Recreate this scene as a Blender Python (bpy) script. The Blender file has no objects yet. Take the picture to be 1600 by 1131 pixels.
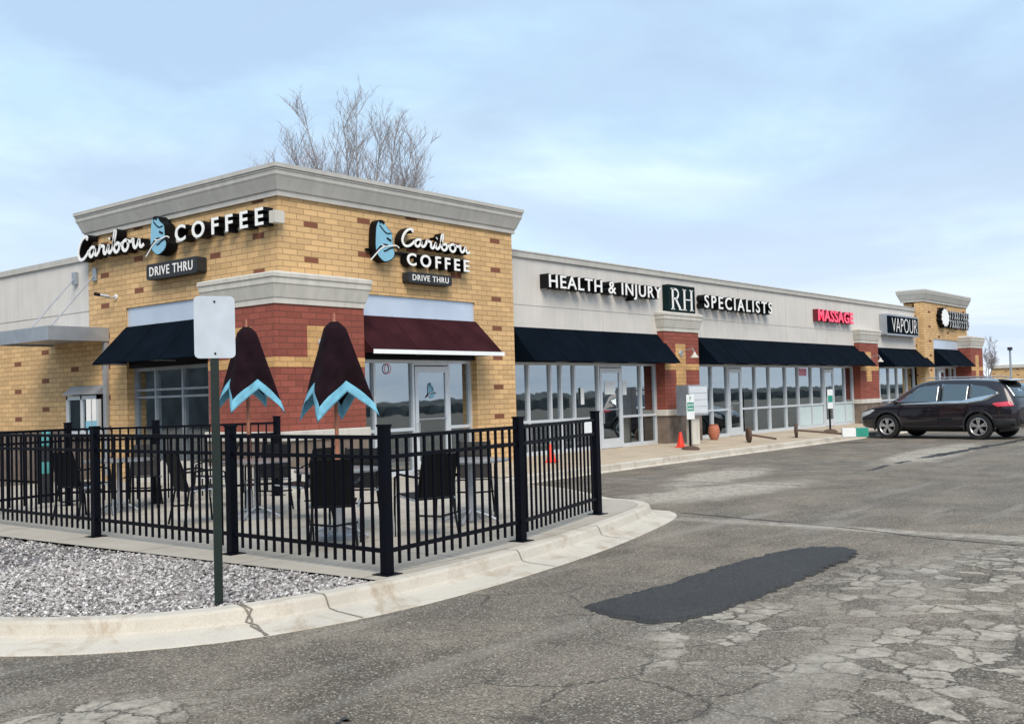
import bpy, bmesh, math, random
import numpy as np
from mathutils import Vector, Matrix
R = math.radians
S = bpy.context.scene
COL = S.collection
random.seed(7)
# ---------------------------------------------------------------- camera
cd = bpy.data.cameras.new("camera"); cam = bpy.data.objects.new("camera", cd); COL.objects.link(cam)
cd.sensor_width = 36; cd.lens = 36.65; cd.clip_start = .05; cd.clip_end = 2000
cr = Vector((0.6301, -0.7760, -0.0281)); cu = Vector((-0.0079, -0.0426, 0.9991)); cf = Vector((0.7765, 0.6293, 0.0330))
m = Matrix((cr, cu, -cf)).transposed().to_4x4(); m.translation = Vector((-11.0477, -13.8994, 1.44))
cam.matrix_world = m
S.camera = cam
S.render.resolution_x = 1024; S.render.resolution_y = 723
S.view_settings.view_transform = 'Standard'; S.view_settings.look = 'None'
S.view_settings.exposure = 0.92; S.view_settings.gamma = 1
# ---------------------------------------------------------------- light
SUN_EL, SUN_AZ = 46, 222          # azimuth of the sun, degrees clockwise from +Y
w = bpy.data.worlds.new("World"); S.world = w; w.use_nodes = True
nt = w.node_tree; nt.nodes.clear()
def N(nt, t, **k):
    n = nt.nodes.new(t)
    for a, b in k.items(): setattr(n, a, b)
    return n
def Lk(nt, a, b): nt.links.new(a, b)
def mth(nt, op, a, b=None, c=None):
    n = N(nt, 'ShaderNodeMath', operation=op)
    for i, v in enumerate((a, b, c)):
        if v is None: continue
        if isinstance(v, (int, float)): n.inputs[i].default_value = v
        else: Lk(nt, v, n.inputs[i])
    return n.outputs[0]
def mixc(nt, fac, a, b, mode='MIX'):
    n = N(nt, 'ShaderNodeMix', data_type='RGBA', blend_type=mode)
    n.clamp_factor = True
    for i, v in ((0, fac), (6, a), (7, b)):
        if isinstance(v, (int, float)): n.inputs[i].default_value = v
        elif isinstance(v, tuple): n.inputs[i].default_value = (*v[:3], 1)
        else: Lk(nt, v, n.inputs[i])
    return n.outputs[2]
def ramp(nt, v, stops, interp='LINEAR'):
    n = N(nt, 'ShaderNodeValToRGB'); e = n.color_ramp.elements; n.color_ramp.interpolation = interp
    while len(e) < len(stops): e.new(0.5)
    for x, (p, c) in zip(e, stops):
        x.position = p; x.color = (*c, 1) if isinstance(c, tuple) else (c, c, c, 1)
    Lk(nt, v, n.inputs[0]); return n.outputs[0]
def noise(nt, vec, scale, detail=3, rough=.5, dist=0):
    n = N(nt, 'ShaderNodeTexNoise'); n.inputs['Scale'].default_value = scale
    n.inputs['Detail'].default_value = detail; n.inputs['Roughness'].default_value = rough
    n.inputs['Distortion'].default_value = dist
    if vec is not None: Lk(nt, vec, n.inputs['Vector'])
    return n.outputs['Fac']
tc = N(nt, 'ShaderNodeTexCoord'); g = tc.outputs['Generated']
sx = N(nt, 'ShaderNodeSeparateXYZ'); Lk(nt, g, sx.inputs[0])
sky = N(nt, 'ShaderNodeTexSky', sky_type='NISHITA', sun_disc=False, sun_elevation=R(SUN_EL), sun_rotation=R(SUN_AZ))
den = mth(nt, 'ADD', mth(nt, 'MAXIMUM', sx.outputs[2], 0.0), .16)
cv = N(nt, 'ShaderNodeCombineXYZ')
Lk(nt, mth(nt, 'DIVIDE', sx.outputs[0], den), cv.inputs[0]); Lk(nt, mth(nt, 'DIVIDE', sx.outputs[1], den), cv.inputs[1])
n1 = noise(nt, cv.outputs[0], 1.0, 8, .56, .3)
mp = N(nt, 'ShaderNodeMapping'); Lk(nt, cv.outputs[0], mp.inputs[0]); mp.inputs['Location'].default_value = (4.2, 1.3, 0); mp.inputs['Scale'].default_value = (1, 1, 1)
n2 = noise(nt, mp.outputs[0], .8, 7, .55, .4)
c1 = ramp(nt, n1, [(.38, (2.75, 3.75, 5.0)), (.5, (3.3, 4.55, 5.7)), (.62, (4.2, 5.3, 6.05))])
c2 = mixc(nt, ramp(nt, n2, [(.42, 0.0), (.60, .9)]), c1, (2.75, 3.6, 4.75))
hz = ramp(nt, sx.outputs[2], [(0.0, 1.0), (.06, .85), (.12, .3), (.24, 0.0)])
c3 = mixc(nt, hz, c2, (5.4, 5.8, 6.2))
# low pale streaks
ms = N(nt, 'ShaderNodeMapping'); Lk(nt, g, ms.inputs[0]); ms.inputs['Scale'].default_value = (1, 1, 9)
st = ramp(nt, noise(nt, ms.outputs[0], 2.2, 6, .6, .5), [(.42, 0.0), (.66, .8)])
st = mth(nt, 'MULTIPLY', st, ramp(nt, sx.outputs[2], [(0.02, 1.0), (.30, 0.0)]))
c3 = mixc(nt, st, c3, (3.2, 4.0, 5.3))
full = mixc(nt, .95, sky.outputs[0], c3)
bg = N(nt, 'ShaderNodeBackground'); bg.inputs[1].default_value = .1; Lk(nt, full, bg.inputs[0])
wo = N(nt, 'ShaderNodeOutputWorld'); Lk(nt, bg.outputs[0], wo.inputs[0])
sl = bpy.data.lights.new("sun", 'SUN'); sl.energy = 1.95; sl.angle = R(36); sl.color = (1, .89, .76)
so = bpy.data.objects.new("sun", sl); COL.objects.link(so)
sd = Vector((math.sin(R(SUN_AZ)) * math.cos(R(SUN_EL)), math.cos(R(SUN_AZ)) * math.cos(R(SUN_EL)), math.sin(R(SUN_EL))))
so.rotation_euler = sd.to_track_quat('Z', 'Y').to_euler(); so.location = (0, 0, 60)

# ---------------------------------------------------------------- materials
def newmat(name):
    m = bpy.data.materials.new(name); m.use_nodes = True; nt = m.node_tree
    return m, nt, nt.nodes['Principled BSDF']
def bump(nt, b, h, strength=.3, dist=.01):
    n = N(nt, 'ShaderNodeBump'); n.inputs['Strength'].default_value = strength; n.inputs['Distance'].default_value = dist
    Lk(nt, h, n.inputs['Height']); Lk(nt, n.outputs[0], b.inputs['Normal'])
def mat(name, col, rough=.6, metal=0, var=.15, scale=6, bmp=0, bscale=60, spec=.5, streak=0):
    m, nt, b = newmat(name)
    p = N(nt, 'ShaderNodeTexCoord').outputs['Object']
    n = noise(nt, p, scale, 4)
    c = mixc(nt, ramp(nt, n, [(.3, 0.0), (.7, 1.0)]), tuple(x * (1 - var) for x in col), tuple(min(1, x * (1 + var)) for x in col))
    if streak:
        mp = N(nt, 'ShaderNodeMapping'); Lk(nt, p, mp.inputs[0]); mp.inputs['Scale'].default_value = (5, 5, .5)
        s = ramp(nt, noise(nt, mp.outputs[0], 1.2, 6, .6), [(.42, 0.0), (.75, streak)])
        c = mixc(nt, s, c, tuple(x * .62 for x in col))
    Lk(nt, c, b.inputs['Base Color'])
    b.inputs['Roughness'].default_value = rough; b.inputs['Metallic'].default_value = metal
    b.inputs['Specular IOR Level'].default_value = spec
    if bmp: bump(nt, b, noise(nt, p, bscale, 3), bmp, .004)
    return m
def brick_mat(name, base, mortar, accent=None, shift=0):
    m, nt, b = newmat(name)
    ge = N(nt, 'ShaderNodeNewGeometry'); s = N(nt, 'ShaderNodeSeparateXYZ'); Lk(nt, ge.outputs['Position'], s.inputs[0])
    u = mth(nt, 'SUBTRACT', s.outputs[0], s.outputs[1]); z = s.outputs[2]
    zz = mth(nt, 'DIVIDE', mth(nt, 'ADD', z, .031), .1016)
    n = mth(nt, 'FLOOR', zz); par = mth(nt, 'FLOORED_MODULO', n, 2)
    cu_ = mth(nt, 'ADD', mth(nt, 'ADD', mth(nt, 'DIVIDE', mth(nt, 'SUBTRACT', u, .70), .30875), .5), mth(nt, 'MULTIPLY', par, .5))
    c = mth(nt, 'FLOOR', cu_)
    fx = mth(nt, 'ABSOLUTE', mth(nt, 'SUBTRACT', mth(nt, 'FRACT', cu_), .5)); fz = mth(nt, 'ABSOLUTE', mth(nt, 'SUBTRACT', mth(nt, 'FRACT', zz), .5))
    mx = mth(nt, 'GREATER_THAN', fx, .478); mz = mth(nt, 'GREATER_THAN', fz, .435); mo = mth(nt, 'MAXIMUM', mx, mz)
    cv = N(nt, 'ShaderNodeCombineXYZ'); Lk(nt, c, cv.inputs[0]); Lk(nt, n, cv.inputs[1])
    wn = N(nt, 'ShaderNodeTexWhiteNoise', noise_dimensions='2D'); Lk(nt, cv.outputs[0], wn.inputs[0]); rv = wn.outputs[0]
    col = mixc(nt, rv, tuple(x * .84 for x in base), tuple(min(1, x * 1.14) for x in base))
    col = mixc(nt, ramp(nt, noise(nt, ge.outputs['Position'], .9, 5), [(.35, 0.0), (.7, .35)]), col, tuple(x * .78 for x in base))
    if accent:
        k = mth(nt, 'DIVIDE', c, 4)
        a1 = mth(nt, 'LESS_THAN', mth(nt, 'FLOORED_MODULO', mth(nt, 'ADD', c, .01), 4), .5)
        ph = mth(nt, 'FLOORED_MODULO', mth(nt, 'ADD', mth(nt, 'SUBTRACT', n, mth(nt, 'MULTIPLY', mth(nt, 'FLOOR', mth(nt, 'ADD', k, .01)), 2)), -44 - shift + .01), 6)
        acc = mth(nt, 'MULTIPLY', a1, mth(nt, 'LESS_THAN', ph, .5))
        col = mixc(nt, acc, col, accent)
    col = mixc(nt, mth(nt, 'MULTIPLY', mo, .8), col, mortar)
    fine = noise(nt, ge.outputs['Position'], 55, 3)
    col = mixc(nt, ramp(nt, fine, [(.3, .22), (.6, 0.0)]), col, (0.05, .035, .02))
    Lk(nt, col, b.inputs['Base Color']); b.inputs['Roughness'].default_value = .85; b.inputs['Specular IOR Level'].default_value = .25
    h = mth(nt, 'ADD', mth(nt, 'MULTIPLY', mo, -1.0), mth(nt, 'MULTIPLY', fine, .4)); bump(nt, b, h, .6, .008)
    return m
M = {}
M['brick'] = brick_mat('buff_brick', (.69, .455, .225), (.29, .185, .10), (.22, .085, .05))
M['brick_side'] = brick_mat('buff_brick_side', (.69, .455, .225), (.29, .185, .10), (.22, .085, .05), 2)
M['buff_plain'] = brick_mat('buff_brick_band', (.62, .37, .16), (.34, .22, .11))
M['red'] = brick_mat('red_brick', (.30, .085, .062), (.13, .05, .038))
M['eifs'] = mat('pale_stucco', (.62, .595, .56), .9, var=.05, scale=1.5, bmp=.25, bscale=180, spec=.2, streak=.25)
M['cornice'] = mat('grey_moulding', (.475, .465, .435), .85, var=.06, scale=2, bmp=.15, spec=.2, streak=.35)
M['cap'] = mat('cast_stone_cap', (.57, .55, .50), .85, var=.07, scale=3, bmp=.2, spec=.2, streak=.5)
M['stone'] = mat('brown_stone_base', (.17, .135, .11), .9, var=.35, scale=3, bmp=.5, bscale=25, spec=.2)
M['alu'] = mat('white_aluminium_frame', (.66, .70, .74), .35, .3, var=.04)
M['panel'] = mat('pale_blue_metal_panel', (.56, .64, .76), .3, .25, var=.05, scale=2)
M['galv'] = mat('galvanised_metal', (.36, .39, .43), .42, .5, var=.12, scale=4)
M['navy'] = mat('navy_canvas', (.0022, .0055, .011), .95, var=.3, scale=2, bmp=.2, bscale=120, spec=.05, streak=.5)
M['maroon'] = mat('maroon_canvas', (.036, .0115, .015), .95, var=.25, scale=2, bmp=.2, bscale=120, spec=.05, streak=.4)
M['white'] = mat('white_paint', (.78, .80, .80), .45, var=.04)
M['letter'] = mat('white_acrylic', (.86, .86, .84), .35, var=.02)
M['black'] = mat('black_enamel', (.003, .0035, .005), .5, var=.2, spec=.2)
M['fence'] = mat('black_powder_coat', (.0015, .002, .0055), .5, var=.2, spec=.12)
M['blue'] = mat('sky_blue_acrylic', (.22, .47, .62), .4, var=.05)
M['bluecloth'] = mat('light_blue_canvas', (.16, .42, .56), .9, var=.2, scale=9, bmp=.2)
M['umb'] = mat('dark_brown_canvas', (.012, .005, .008), .9, var=.4, scale=5, bmp=.3, bscale=40, spec=.1)
M['wood'] = mat('orange_wood', (.34, .13, .075), .55, var=.25, scale=12)
M['pink'] = mat('pink_acrylic', (.85, .06, .12), .35, var=.08)
_b = M['pink'].node_tree.nodes['Principled BSDF']; _b.inputs['Emission Color'].default_value = (1, .05, .13, 1); _b.inputs['Emission Strength'].default_value = .35
M['poster'] = mat('pink_paper', (.80, .30, .42), .6, var=.1)
M['green'] = mat('sign_green', (.02, .27, .20), .5, var=.1)
M['teal'] = mat('teal_plastic', (.06, .25, .26), .45, var=.1)
M['orange'] = mat('orange_cone_plastic', (.85, .045, .015), .5, var=.08)
M['terra'] = mat('terracotta', (.40, .14, .085), .8, var=.2, scale=10)
M['bark'] = mat('grey_bark', (.27, .24, .235), .9, var=.3, scale=9)
M['post'] = mat('dark_green_post', (.004, .013, .010), .45, var=.25, spec=.5)
M['rubber'] = mat('tyre_rubber', (.012, .012, .013), .8, var=.2)
M['rim'] = mat('machined_alloy', (.55, .56, .58), .3, .8, var=.05)
M['chrome'] = mat('chrome_trim', (.6, .61, .63), .2, 1, var=.02)
M['plastic'] = mat('grey_cladding', (.018, .020, .023), .6, var=.2)
M['redlamp'] = mat('red_lens', (.62, .05, .09), .15, var=.1, spec=.8)
M['clearlamp'] = mat('clear_lens', (.6, .62, .65), .12, .3, var=.05)
M['steel'] = mat('brushed_steel', (.45, .46, .48), .3, .8, var=.08)
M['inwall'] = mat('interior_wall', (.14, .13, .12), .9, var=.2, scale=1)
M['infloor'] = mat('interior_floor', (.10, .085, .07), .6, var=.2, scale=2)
M['blind'] = mat('pale_blind', (.52, .63, .64), .8, var=.05)
M['rust'] = mat('rusty_iron', (.09, .055, .04), .8, var=.3, scale=20)
M['pave'] = None
def carpaint():
    m, nt, b = newmat('dark_plum_paint')
    b.inputs['Base Color'].default_value = (.013, .0095, .017, 1); b.inputs['Metallic'].default_value = .5
    b.inputs['Roughness'].default_value = .38; b.inputs['Coat Weight'].default_value = 1; b.inputs['Coat Roughness'].default_value = .04
    p = N(nt, 'ShaderNodeTexCoord').outputs['Object']
    Lk(nt, ramp(nt, noise(nt, p, 3, 4), [(.3, .30), (.7, .48)]), b.inputs['Roughness']); return m
M['car'] = carpaint()
def glassm(name, tint, refl, op):
    m, nt, b = newmat(name); nt.nodes.remove(b)
    out = nt.nodes['Material Output']
    gl = N(nt, 'ShaderNodeBsdfGlossy'); gl.inputs['Roughness'].default_value = .015; gl.inputs['Color'].default_value = (.86, .95, 1, 1)
    tr = N(nt, 'ShaderNodeBsdfTransparent'); tr.inputs['Color'].default_value = (*tint, 1)
    df = N(nt, 'ShaderNodeBsdfDiffuse'); df.inputs['Color'].default_value = (.02, .03, .035, 1)
    m1 = N(nt, 'ShaderNodeMixShader'); m1.inputs[0].default_value = op; Lk(nt, tr.outputs[0], m1.inputs[1]); Lk(nt, df.outputs[0], m1.inputs[2])
    fr = N(nt, 'ShaderNodeFresnel'); fr.inputs[0].default_value = 1.5
    f = mth(nt, 'ADD', mth(nt, 'MULTIPLY', fr.outputs[0], .9), refl)
    p = N(nt, 'ShaderNodeTexCoord').outputs['Object']
    bp = N(nt, 'ShaderNodeBump'); bp.inputs['Strength'].default_value = .05; bp.inputs['Distance'].default_value = .02
    Lk(nt, noise(nt, p, 1.6, 2), bp.inputs['Height']); Lk(nt, bp.outputs[0], gl.inputs['Normal'])
    m2 = N(nt, 'ShaderNodeMixShader'); Lk(nt, f, m2.inputs[0]); Lk(nt, m1.outputs[0], m2.inputs[1]); Lk(nt, gl.outputs[0], m2.inputs[2])
    Lk(nt, m2.outputs[0], out.inputs[0]); return m
M['glass'] = glassm('shop_window_glass', (.50, .56, .58), .36, .2)
def lampm():
    m, nt, b = newmat('warm_lamp'); b.inputs['Emission Color'].default_value = (1, .62, .25, 1); b.inputs['Emission Strength'].default_value = 3.0; return m
M['lampglow'] = lampm()
M['carglass'] = glassm('car_window_glass', (.3, .36, .35), .16, .6)
def concrete(name, col, joints=None, dirt=.5):
    m, nt, b = newmat(name)
    ge = N(nt, 'ShaderNodeNewGeometry'); p = ge.outputs['Position']
    c = mixc(nt, ramp(nt, noise(nt, p, 1.3, 6, .6), [(.3, 0.0), (.75, 1.0)]), tuple(x * .86 for x in col), tuple(x * 1.1 for x in col))
    c = mixc(nt, ramp(nt, noise(nt, p, 90, 2), [(.3, .35), (.6, 0.0)]), c, tuple(x * .6 for x in col))
    c = mixc(nt, ramp(nt, noise(nt, p, 2.2, 6, .7, 1.2), [(.50, 0.0), (.70, dirt)]), c, (col[0] * .58, col[1] * .48, col[2] * .38))
    if joints:
        s = N(nt, 'ShaderNodeSeparateXYZ'); Lk(nt, p, s.inputs[0])
        a = mth(nt, 'ABSOLUTE', mth(nt, 'SUBTRACT', mth(nt, 'FRACT', mth(nt, 'DIVIDE', s.outputs[0], joints)), .5))
        d = mth(nt, 'ABSOLUTE', mth(nt, 'SUBTRACT', mth(nt, 'FRACT', mth(nt, 'DIVIDE', mth(nt, 'ADD', s.outputs[1], .35), joints)), .5))
        j = mth(nt, 'LESS_THAN', mth(nt, 'MINIMUM', a, d), .006)
        c = mixc(nt, mth(nt, 'MULTIPLY', j, .75), c, tuple(x * .3 for x in col))
    Lk(nt, c, b.inputs['Base Color']); b.inputs['Roughness'].default_value = .9; b.inputs['Specular IOR Level'].default_value = .25
    bump(nt, b, noise(nt, p, 45, 5, .6), .35, .006); return m
M['pave'] = concrete('patio_concrete', (.42, .385, .33), 1.6, .3)
M['walk'] = concrete('walk_concrete', (.50, .42, .32), 1.83, .35)
M['kerb'] = concrete('kerb_concrete', (.55, .51, .44), None, .75)
def asphalt():
    m, nt, b = newmat('worn_asphalt')
    ge = N(nt, 'ShaderNodeNewGeometry'); p = ge.outputs['Position']
    s = N(nt, 'ShaderNodeSeparateXYZ'); Lk(nt, p, s.inputs[0])
    def reg(cx, cy, rx, ry, rot=0, soft=.45):
        mp = N(nt, 'ShaderNodeMapping', vector_type='TEXTURE'); Lk(nt, p, mp.inputs[0])
        mp.inputs['Location'].default_value = (cx, cy, 0); mp.inputs['Rotation'].default_value = (0, 0, R(rot)); mp.inputs['Scale'].default_value = (rx, ry, 1e3)
        ln = N(nt, 'ShaderNodeVectorMath', operation='LENGTH'); Lk(nt, mp.outputs[0], ln.inputs[0])
        d = mth(nt, 'ADD', ln.outputs['Value'], mth(nt, 'MULTIPLY', mth(nt, 'SUBTRACT', nbig, .5), 1.6))
        return ramp(nt, d, [(1 - soft, 1.0), (1.0, 0.0)])
    nbig = noise(nt, p, 1.1, 5, .6)
    fine = noise(nt, p, 70, 4, .7)
    vo = N(nt, 'ShaderNodeTexVoronoi'); vo.inputs['Scale'].default_value = 95; Lk(nt, p, vo.inputs['Vector'])
    col = mixc(nt, ramp(nt, nbig, [(.38, 0.0), (.62, 1.0)]), (.115, .095, .072), (.235, .196, .150))
    col = mixc(nt, ramp(nt, noise(nt, p, .25, 4), [(.4, 0.0), (.65, .5)]), col, (.165, .145, .124))
    ag = N(nt, 'ShaderNodeSeparateColor'); Lk(nt, vo.outputs['Color'], ag.inputs[0])
    col = mixc(nt, ramp(nt, ag.outputs[0], [(.74, 0.0), (.92, .8)]), col, (.42, .385, .32))
    col = mixc(nt, ramp(nt, fine, [(.38, .8), (.54, 0.0)]), col, (.035, .032, .028))
    # crazed, scraped areas with pale plates between the cracks
    dn = N(nt, 'ShaderNodeTexNoise'); dn.inputs['Scale'].default_value = 2.6; dn.inputs['Detail'].default_value = 8; dn.inputs['Roughness'].default_value = .65; Lk(nt, p, dn.inputs['Vector'])
    dv = N(nt, 'ShaderNodeVectorMath', operation='MULTIPLY_ADD'); Lk(nt, dn.outputs['Color'], dv.inputs[0]); dv.inputs[1].default_value = (.42, .42, 0); Lk(nt, p, dv.inputs[2])
    def vor(scale, f='DISTANCE_TO_EDGE'):
        v = N(nt, 'ShaderNodeTexVoronoi', feature=f, voronoi_dimensions='2D'); v.inputs['Scale'].default_value = scale; Lk(nt, dv.outputs[0], v.inputs['Vector']); return v
    e1 = vor(4.6); c1 = vor(4.6, 'F1'); sc = N(nt, 'ShaderNodeSeparateColor'); Lk(nt, c1.outputs['Color'], sc.inputs[0])
    e2 = vor(1.15)
    a = reg(-2.6, -12.0, 4.8, 1.75, 4)
    a2 = reg(-4.7, -10.6, 1.4, .5, 0)
    a3 = reg(3.8, -6.0, 2.8, .9, -10); a4 = reg(6.5, -4.6, 2.8, .8, 10); a5 = reg(-8.4, -8.7, .9, .5, -20); a6 = reg(.45, -9.4, .26, 3.6, 0, .95); a7 = reg(14, -6.2, 5, .8, 5)
    A = mth(nt, 'MAXIMUM', mth(nt, 'MAXIMUM', a, a2), a5); B = mth(nt, 'MAXIMUM', mth(nt, 'MAXIMUM', a3, a4), mth(nt, 'MAXIMUM', a6, a7))
    plate = mth(nt, 'MULTIPLY', ramp(nt, e1.outputs[0], [(.03, 0.0), (.10, 1.0)]), ramp(nt, mth(nt, 'ADD', mth(nt, 'MULTIPLY', sc.outputs[1], .55), mth(nt, 'MULTIPLY', noise(nt, p, 1.7, 5, .6), .9)), [(.57, 0.0), (.80, 1.0)]))
    rubb = ramp(nt, noise(nt, p, 11, 8, .75), [(.34, .1), (.60, 1.0)])
    col = mixc(nt, mth(nt, 'MULTIPLY', mth(nt, 'MULTIPLY', A, plate), mth(nt, 'MULTIPLY', rubb, .95)), col, (.43, .39, .325))
    col = mixc(nt, mth(nt, 'MULTIPLY', B, mth(nt, 'MULTIPLY', rubb, 1.0)), col, (.42, .385, .325))
    ck = mth(nt, 'MULTIPLY', ramp(nt, e1.outputs[0], [(.0, 1.0), (.022, 0.0)]), ramp(nt, noise(nt, p, 1.3, 4), [(.42, .1), (.58, 1.0)]))
    col = mixc(nt, mth(nt, 'MULTIPLY', mth(nt, 'MULTIPLY', A, ck), .7), col, (.045, .042, .04))
    ck2 = mth(nt, 'MULTIPLY', ramp(nt, e2.outputs[0], [(.0, 1.0), (.016, 0.0)]), ramp(nt, noise(nt, p, .5, 3), [(.5, 0.0), (.62, .75)]))
    col = mixc(nt, ck2, col, (.035, .033, .032))
    # long faded lines
    mp = N(nt, 'ShaderNodeMapping'); Lk(nt, p, mp.inputs[0]); mp.inputs['Rotation'].default_value = (0, 0, R(38)); mp.inputs['Scale'].default_value = (.25, 2.2, 1)
    col = mixc(nt, ramp(nt, noise(nt, mp.outputs[0], 1.0, 6, .6), [(.54, 0.0), (.72, .45)]), col, (.32, .295, .255))
    Lk(nt, col, b.inputs['Base Color']); b.inputs['Roughness'].default_value = .85; b.inputs['Specular IOR Level'].default_value = .3
    h = mth(nt, 'ADD', fine, mth(nt, 'MULTIPLY', mth(nt, 'MAXIMUM', mth(nt, 'MULTIPLY', A, ck), ck2), -2.0)); bump(nt, b, h, .7, .008)
    return m
M['asphalt'] = asphalt()
def patchm():
    m, nt, b = newmat('fresh_asphalt')
    p = N(nt, 'ShaderNodeNewGeometry').outputs['Position']
    col = mixc(nt, ramp(nt, noise(nt, p, 75, 4, .8), [(.40, 0.0), (.62, 1.0)]), (.006, .006, .006), (.075, .071, .066))
    col = mixc(nt, ramp(nt, noise(nt, p, 1.6, 5), [(.42, 0.0), (.62, .5)]), col, (.022, .021, .022))
    col = mixc(nt, ramp(nt, noise(nt, p, 14, 5, .7), [(.55, 0.0), (.68, .8)]), col, (.012, .012, .012))
    Lk(nt, col, b.inputs['Base Color']); b.inputs['Roughness'].default_value = .7
    bump(nt, b, noise(nt, p, 45, 6, .75), 1.0, .02); return m
M['patch'] = patchm()
def stonem():
    m, nt, b = newmat('pale_crushed_stone')
    at = N(nt, 'ShaderNodeAttribute', attribute_name='tone')
    col = ramp(nt, at.outputs['Fac'], [(0, (.09, .083, .082)), (.3, (.24, .225, .215)), (.62, (.40, .375, .36)), (.85, (.55, .53, .51)), (1, (.78, .76, .74))])
    p = N(nt, 'ShaderNodeTexCoord').outputs['Object']
    col = mixc(nt, ramp(nt, noise(nt, p, 120, 3), [(.35, .3), (.6, 0.0)]), col, (.12, .1, .1))
    Lk(nt, col, b.inputs['Base Color']); b.inputs['Roughness'].default_value = .85; return m
M['gravel'] = stonem()
M['gravel_bed'] = mat('gravel_bed', (.17, .16, .165), .95, var=.4, scale=40)

# ---------------------------------------------------------------- mesh helpers
class MB:
    def __init__(s): s.v = []; s.f = []; s.m = []; s.cur = 0
    def add(s, vs, fs):
        o = len(s.v); s.v += [tuple(v) for v in vs]; s.f += [tuple(i + o for i in f) for f in fs]; s.m += [s.cur] * len(fs); return s
    def box(s, x0, x1, y0, y1, z0, z1):
        return s.add([(x, y, z) for z in (z0, z1) for y in (y0, y1) for x in (x0, x1)], [(0, 2, 3, 1), (4, 5, 7, 6), (0, 1, 5, 4), (2, 6, 7, 3), (0, 4, 6, 2), (1, 3, 7, 5)])
    def prism(s, pts, vec):
        n = len(pts); vec = Vector(vec); a = [Vector(p) for p in pts]
        return s.add(a + [p + vec for p in a], [tuple(range(n))[::-1], tuple(range(n, 2 * n))] + [(i, (i + 1) % n, n + (i + 1) % n, n + i) for i in range(n)])
    def tube(s, pts, r, n=8, caps=True):
        pts = [Vector(p) for p in pts]; rs = r if isinstance(r, (list, tuple)) else [r] * len(pts); vs = []; fs = []
        ref = Vector((0, 0, 1))
        for i, p in enumerate(pts):
            d = (pts[min(i + 1, len(pts) - 1)] - pts[max(i - 1, 0)]).normalized()
            if i == 0:
                ref = Vector((0, 0, 1)) if abs(d.z) < .9 else Vector((1, 0, 0))
            a = d.cross(ref).normalized(); b = a.cross(d).normalized(); ref = b
            for k in range(n):
                t = 2 * math.pi * k / n; vs.append(p + (a * math.cos(t) + b * math.sin(t)) * rs[i])
        for i in range(len(pts) - 1):
            for k in range(n): fs.append((i * n + k, i * n + (k + 1) % n, (i + 1) * n + (k + 1) % n, (i + 1) * n + k))
        if caps: fs += [tuple(range(n))[::-1], tuple(range((len(pts) - 1) * n, len(pts) * n))]
        return s.add(vs, fs)
    def lathe(s, prof, n=20, c=(0, 0, 0), axis='z', caps=True):
        vs = []; fs = []
        for r_, z in prof:
            for k in range(n):
                t = 2 * math.pi * k / n; p = (r_ * math.cos(t), r_ * math.sin(t), z)
                if axis == 'x': p = (p[2], p[0], p[1])
                if axis == 'y': p = (p[0], p[2], p[1])
                vs.append((p[0] + c[0], p[1] + c[1], p[2] + c[2]))
        for i in range(len(prof) - 1):
            for k in range(n): fs.append((i * n + k, i * n + (k + 1) % n, (i + 1) * n + (k + 1) % n, (i + 1) * n + k))
        if caps: fs += [tuple(range(n))[::-1], tuple(range((len(prof) - 1) * n, len(prof) * n))]
        return s.add(vs, fs)
    def sweep(s, path, prof, closed=False):
        """profile (offset outwards = right of travel, z) along a 2D path, mitred"""
        n = len(path); P = [Vector(p) for p in path]; vs = []; k = len(prof)
        for i in range(n):
            a = P[i - 1] if (i > 0 or closed) else None; b = P[(i + 1) % n] if (i < n - 1 or closed) else None
            d1 = (P[i] - a).normalized() if a is not None else None; d2 = (b - P[i]).normalized() if b is not None else None
            d1 = d1 or d2; d2 = d2 or d1
            n1 = Vector((d1.y, -d1.x)); n2 = Vector((d2.y, -d2.x)); nn = (n1 + n2).normalized(); nn /= max(.35, nn.dot(n1))
            for o, z in prof: q = P[i] + nn * o; vs.append((q.x, q.y, z))
        fs = []
        for i in range(n if closed else n - 1):
            j = (i + 1) % n
            for q in range(k): fs.append((i * k + q, i * k + (q + 1) % k, j * k + (q + 1) % k, j * k + q))
        if not closed: fs += [tuple(range(k)), tuple(range((n - 1) * k, n * k))[::-1]]
        return s.add(vs, fs)
    def xf(s, mtx, start=0):
        for i in range(start, len(s.v)): s.v[i] = tuple(mtx @ Vector(s.v[i]))
        return s
    def build(s, name, mats, parent=None, smooth=False, bevel=0, recalc=True):
        me = bpy.data.meshes.new(name); me.from_pydata(s.v, [], s.f)
        for mm in (mats if isinstance(mats, list) else [mats]): me.materials.append(mm)
        if isinstance(mats, list): me.polygons.foreach_set('material_index', s.m)
        if recalc:
            bm = bmesh.new(); bm.from_mesh(me); bmesh.ops.recalc_face_normals(bm, faces=bm.faces); bm.to_mesh(me); bm.free()
        if smooth:
            me.polygons.foreach_set('use_smooth', [True] * len(me.polygons)); me.set_sharp_from_angle(angle=R(40))
        me.update()
        o = bpy.data.objects.new(name, me); COL.objects.link(o)
        if parent is not None: o.parent = parent
        if bevel:
            b = o.modifiers.new('bevel', 'BEVEL'); b.width = bevel; b.segments = 2; b.limit_method = 'ANGLE'; b.angle_limit = R(40)
        return o
def tag(o, label=None, cat=None, group=None, kind=None):
    if label: o['label'] = label
    if cat: o['category'] = cat
    if group: o['group'] = group
    if kind: o['kind'] = kind
    return o
def thing(name, label, cat, loc=(0, 0, 0), rz=0, group=None):
    o = bpy.data.objects.new(name, None); COL.objects.link(o); o.location = loc; o.rotation_euler = (0, 0, rz); o.empty_display_size = .2
    return tag(o, label, cat, group)
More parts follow.
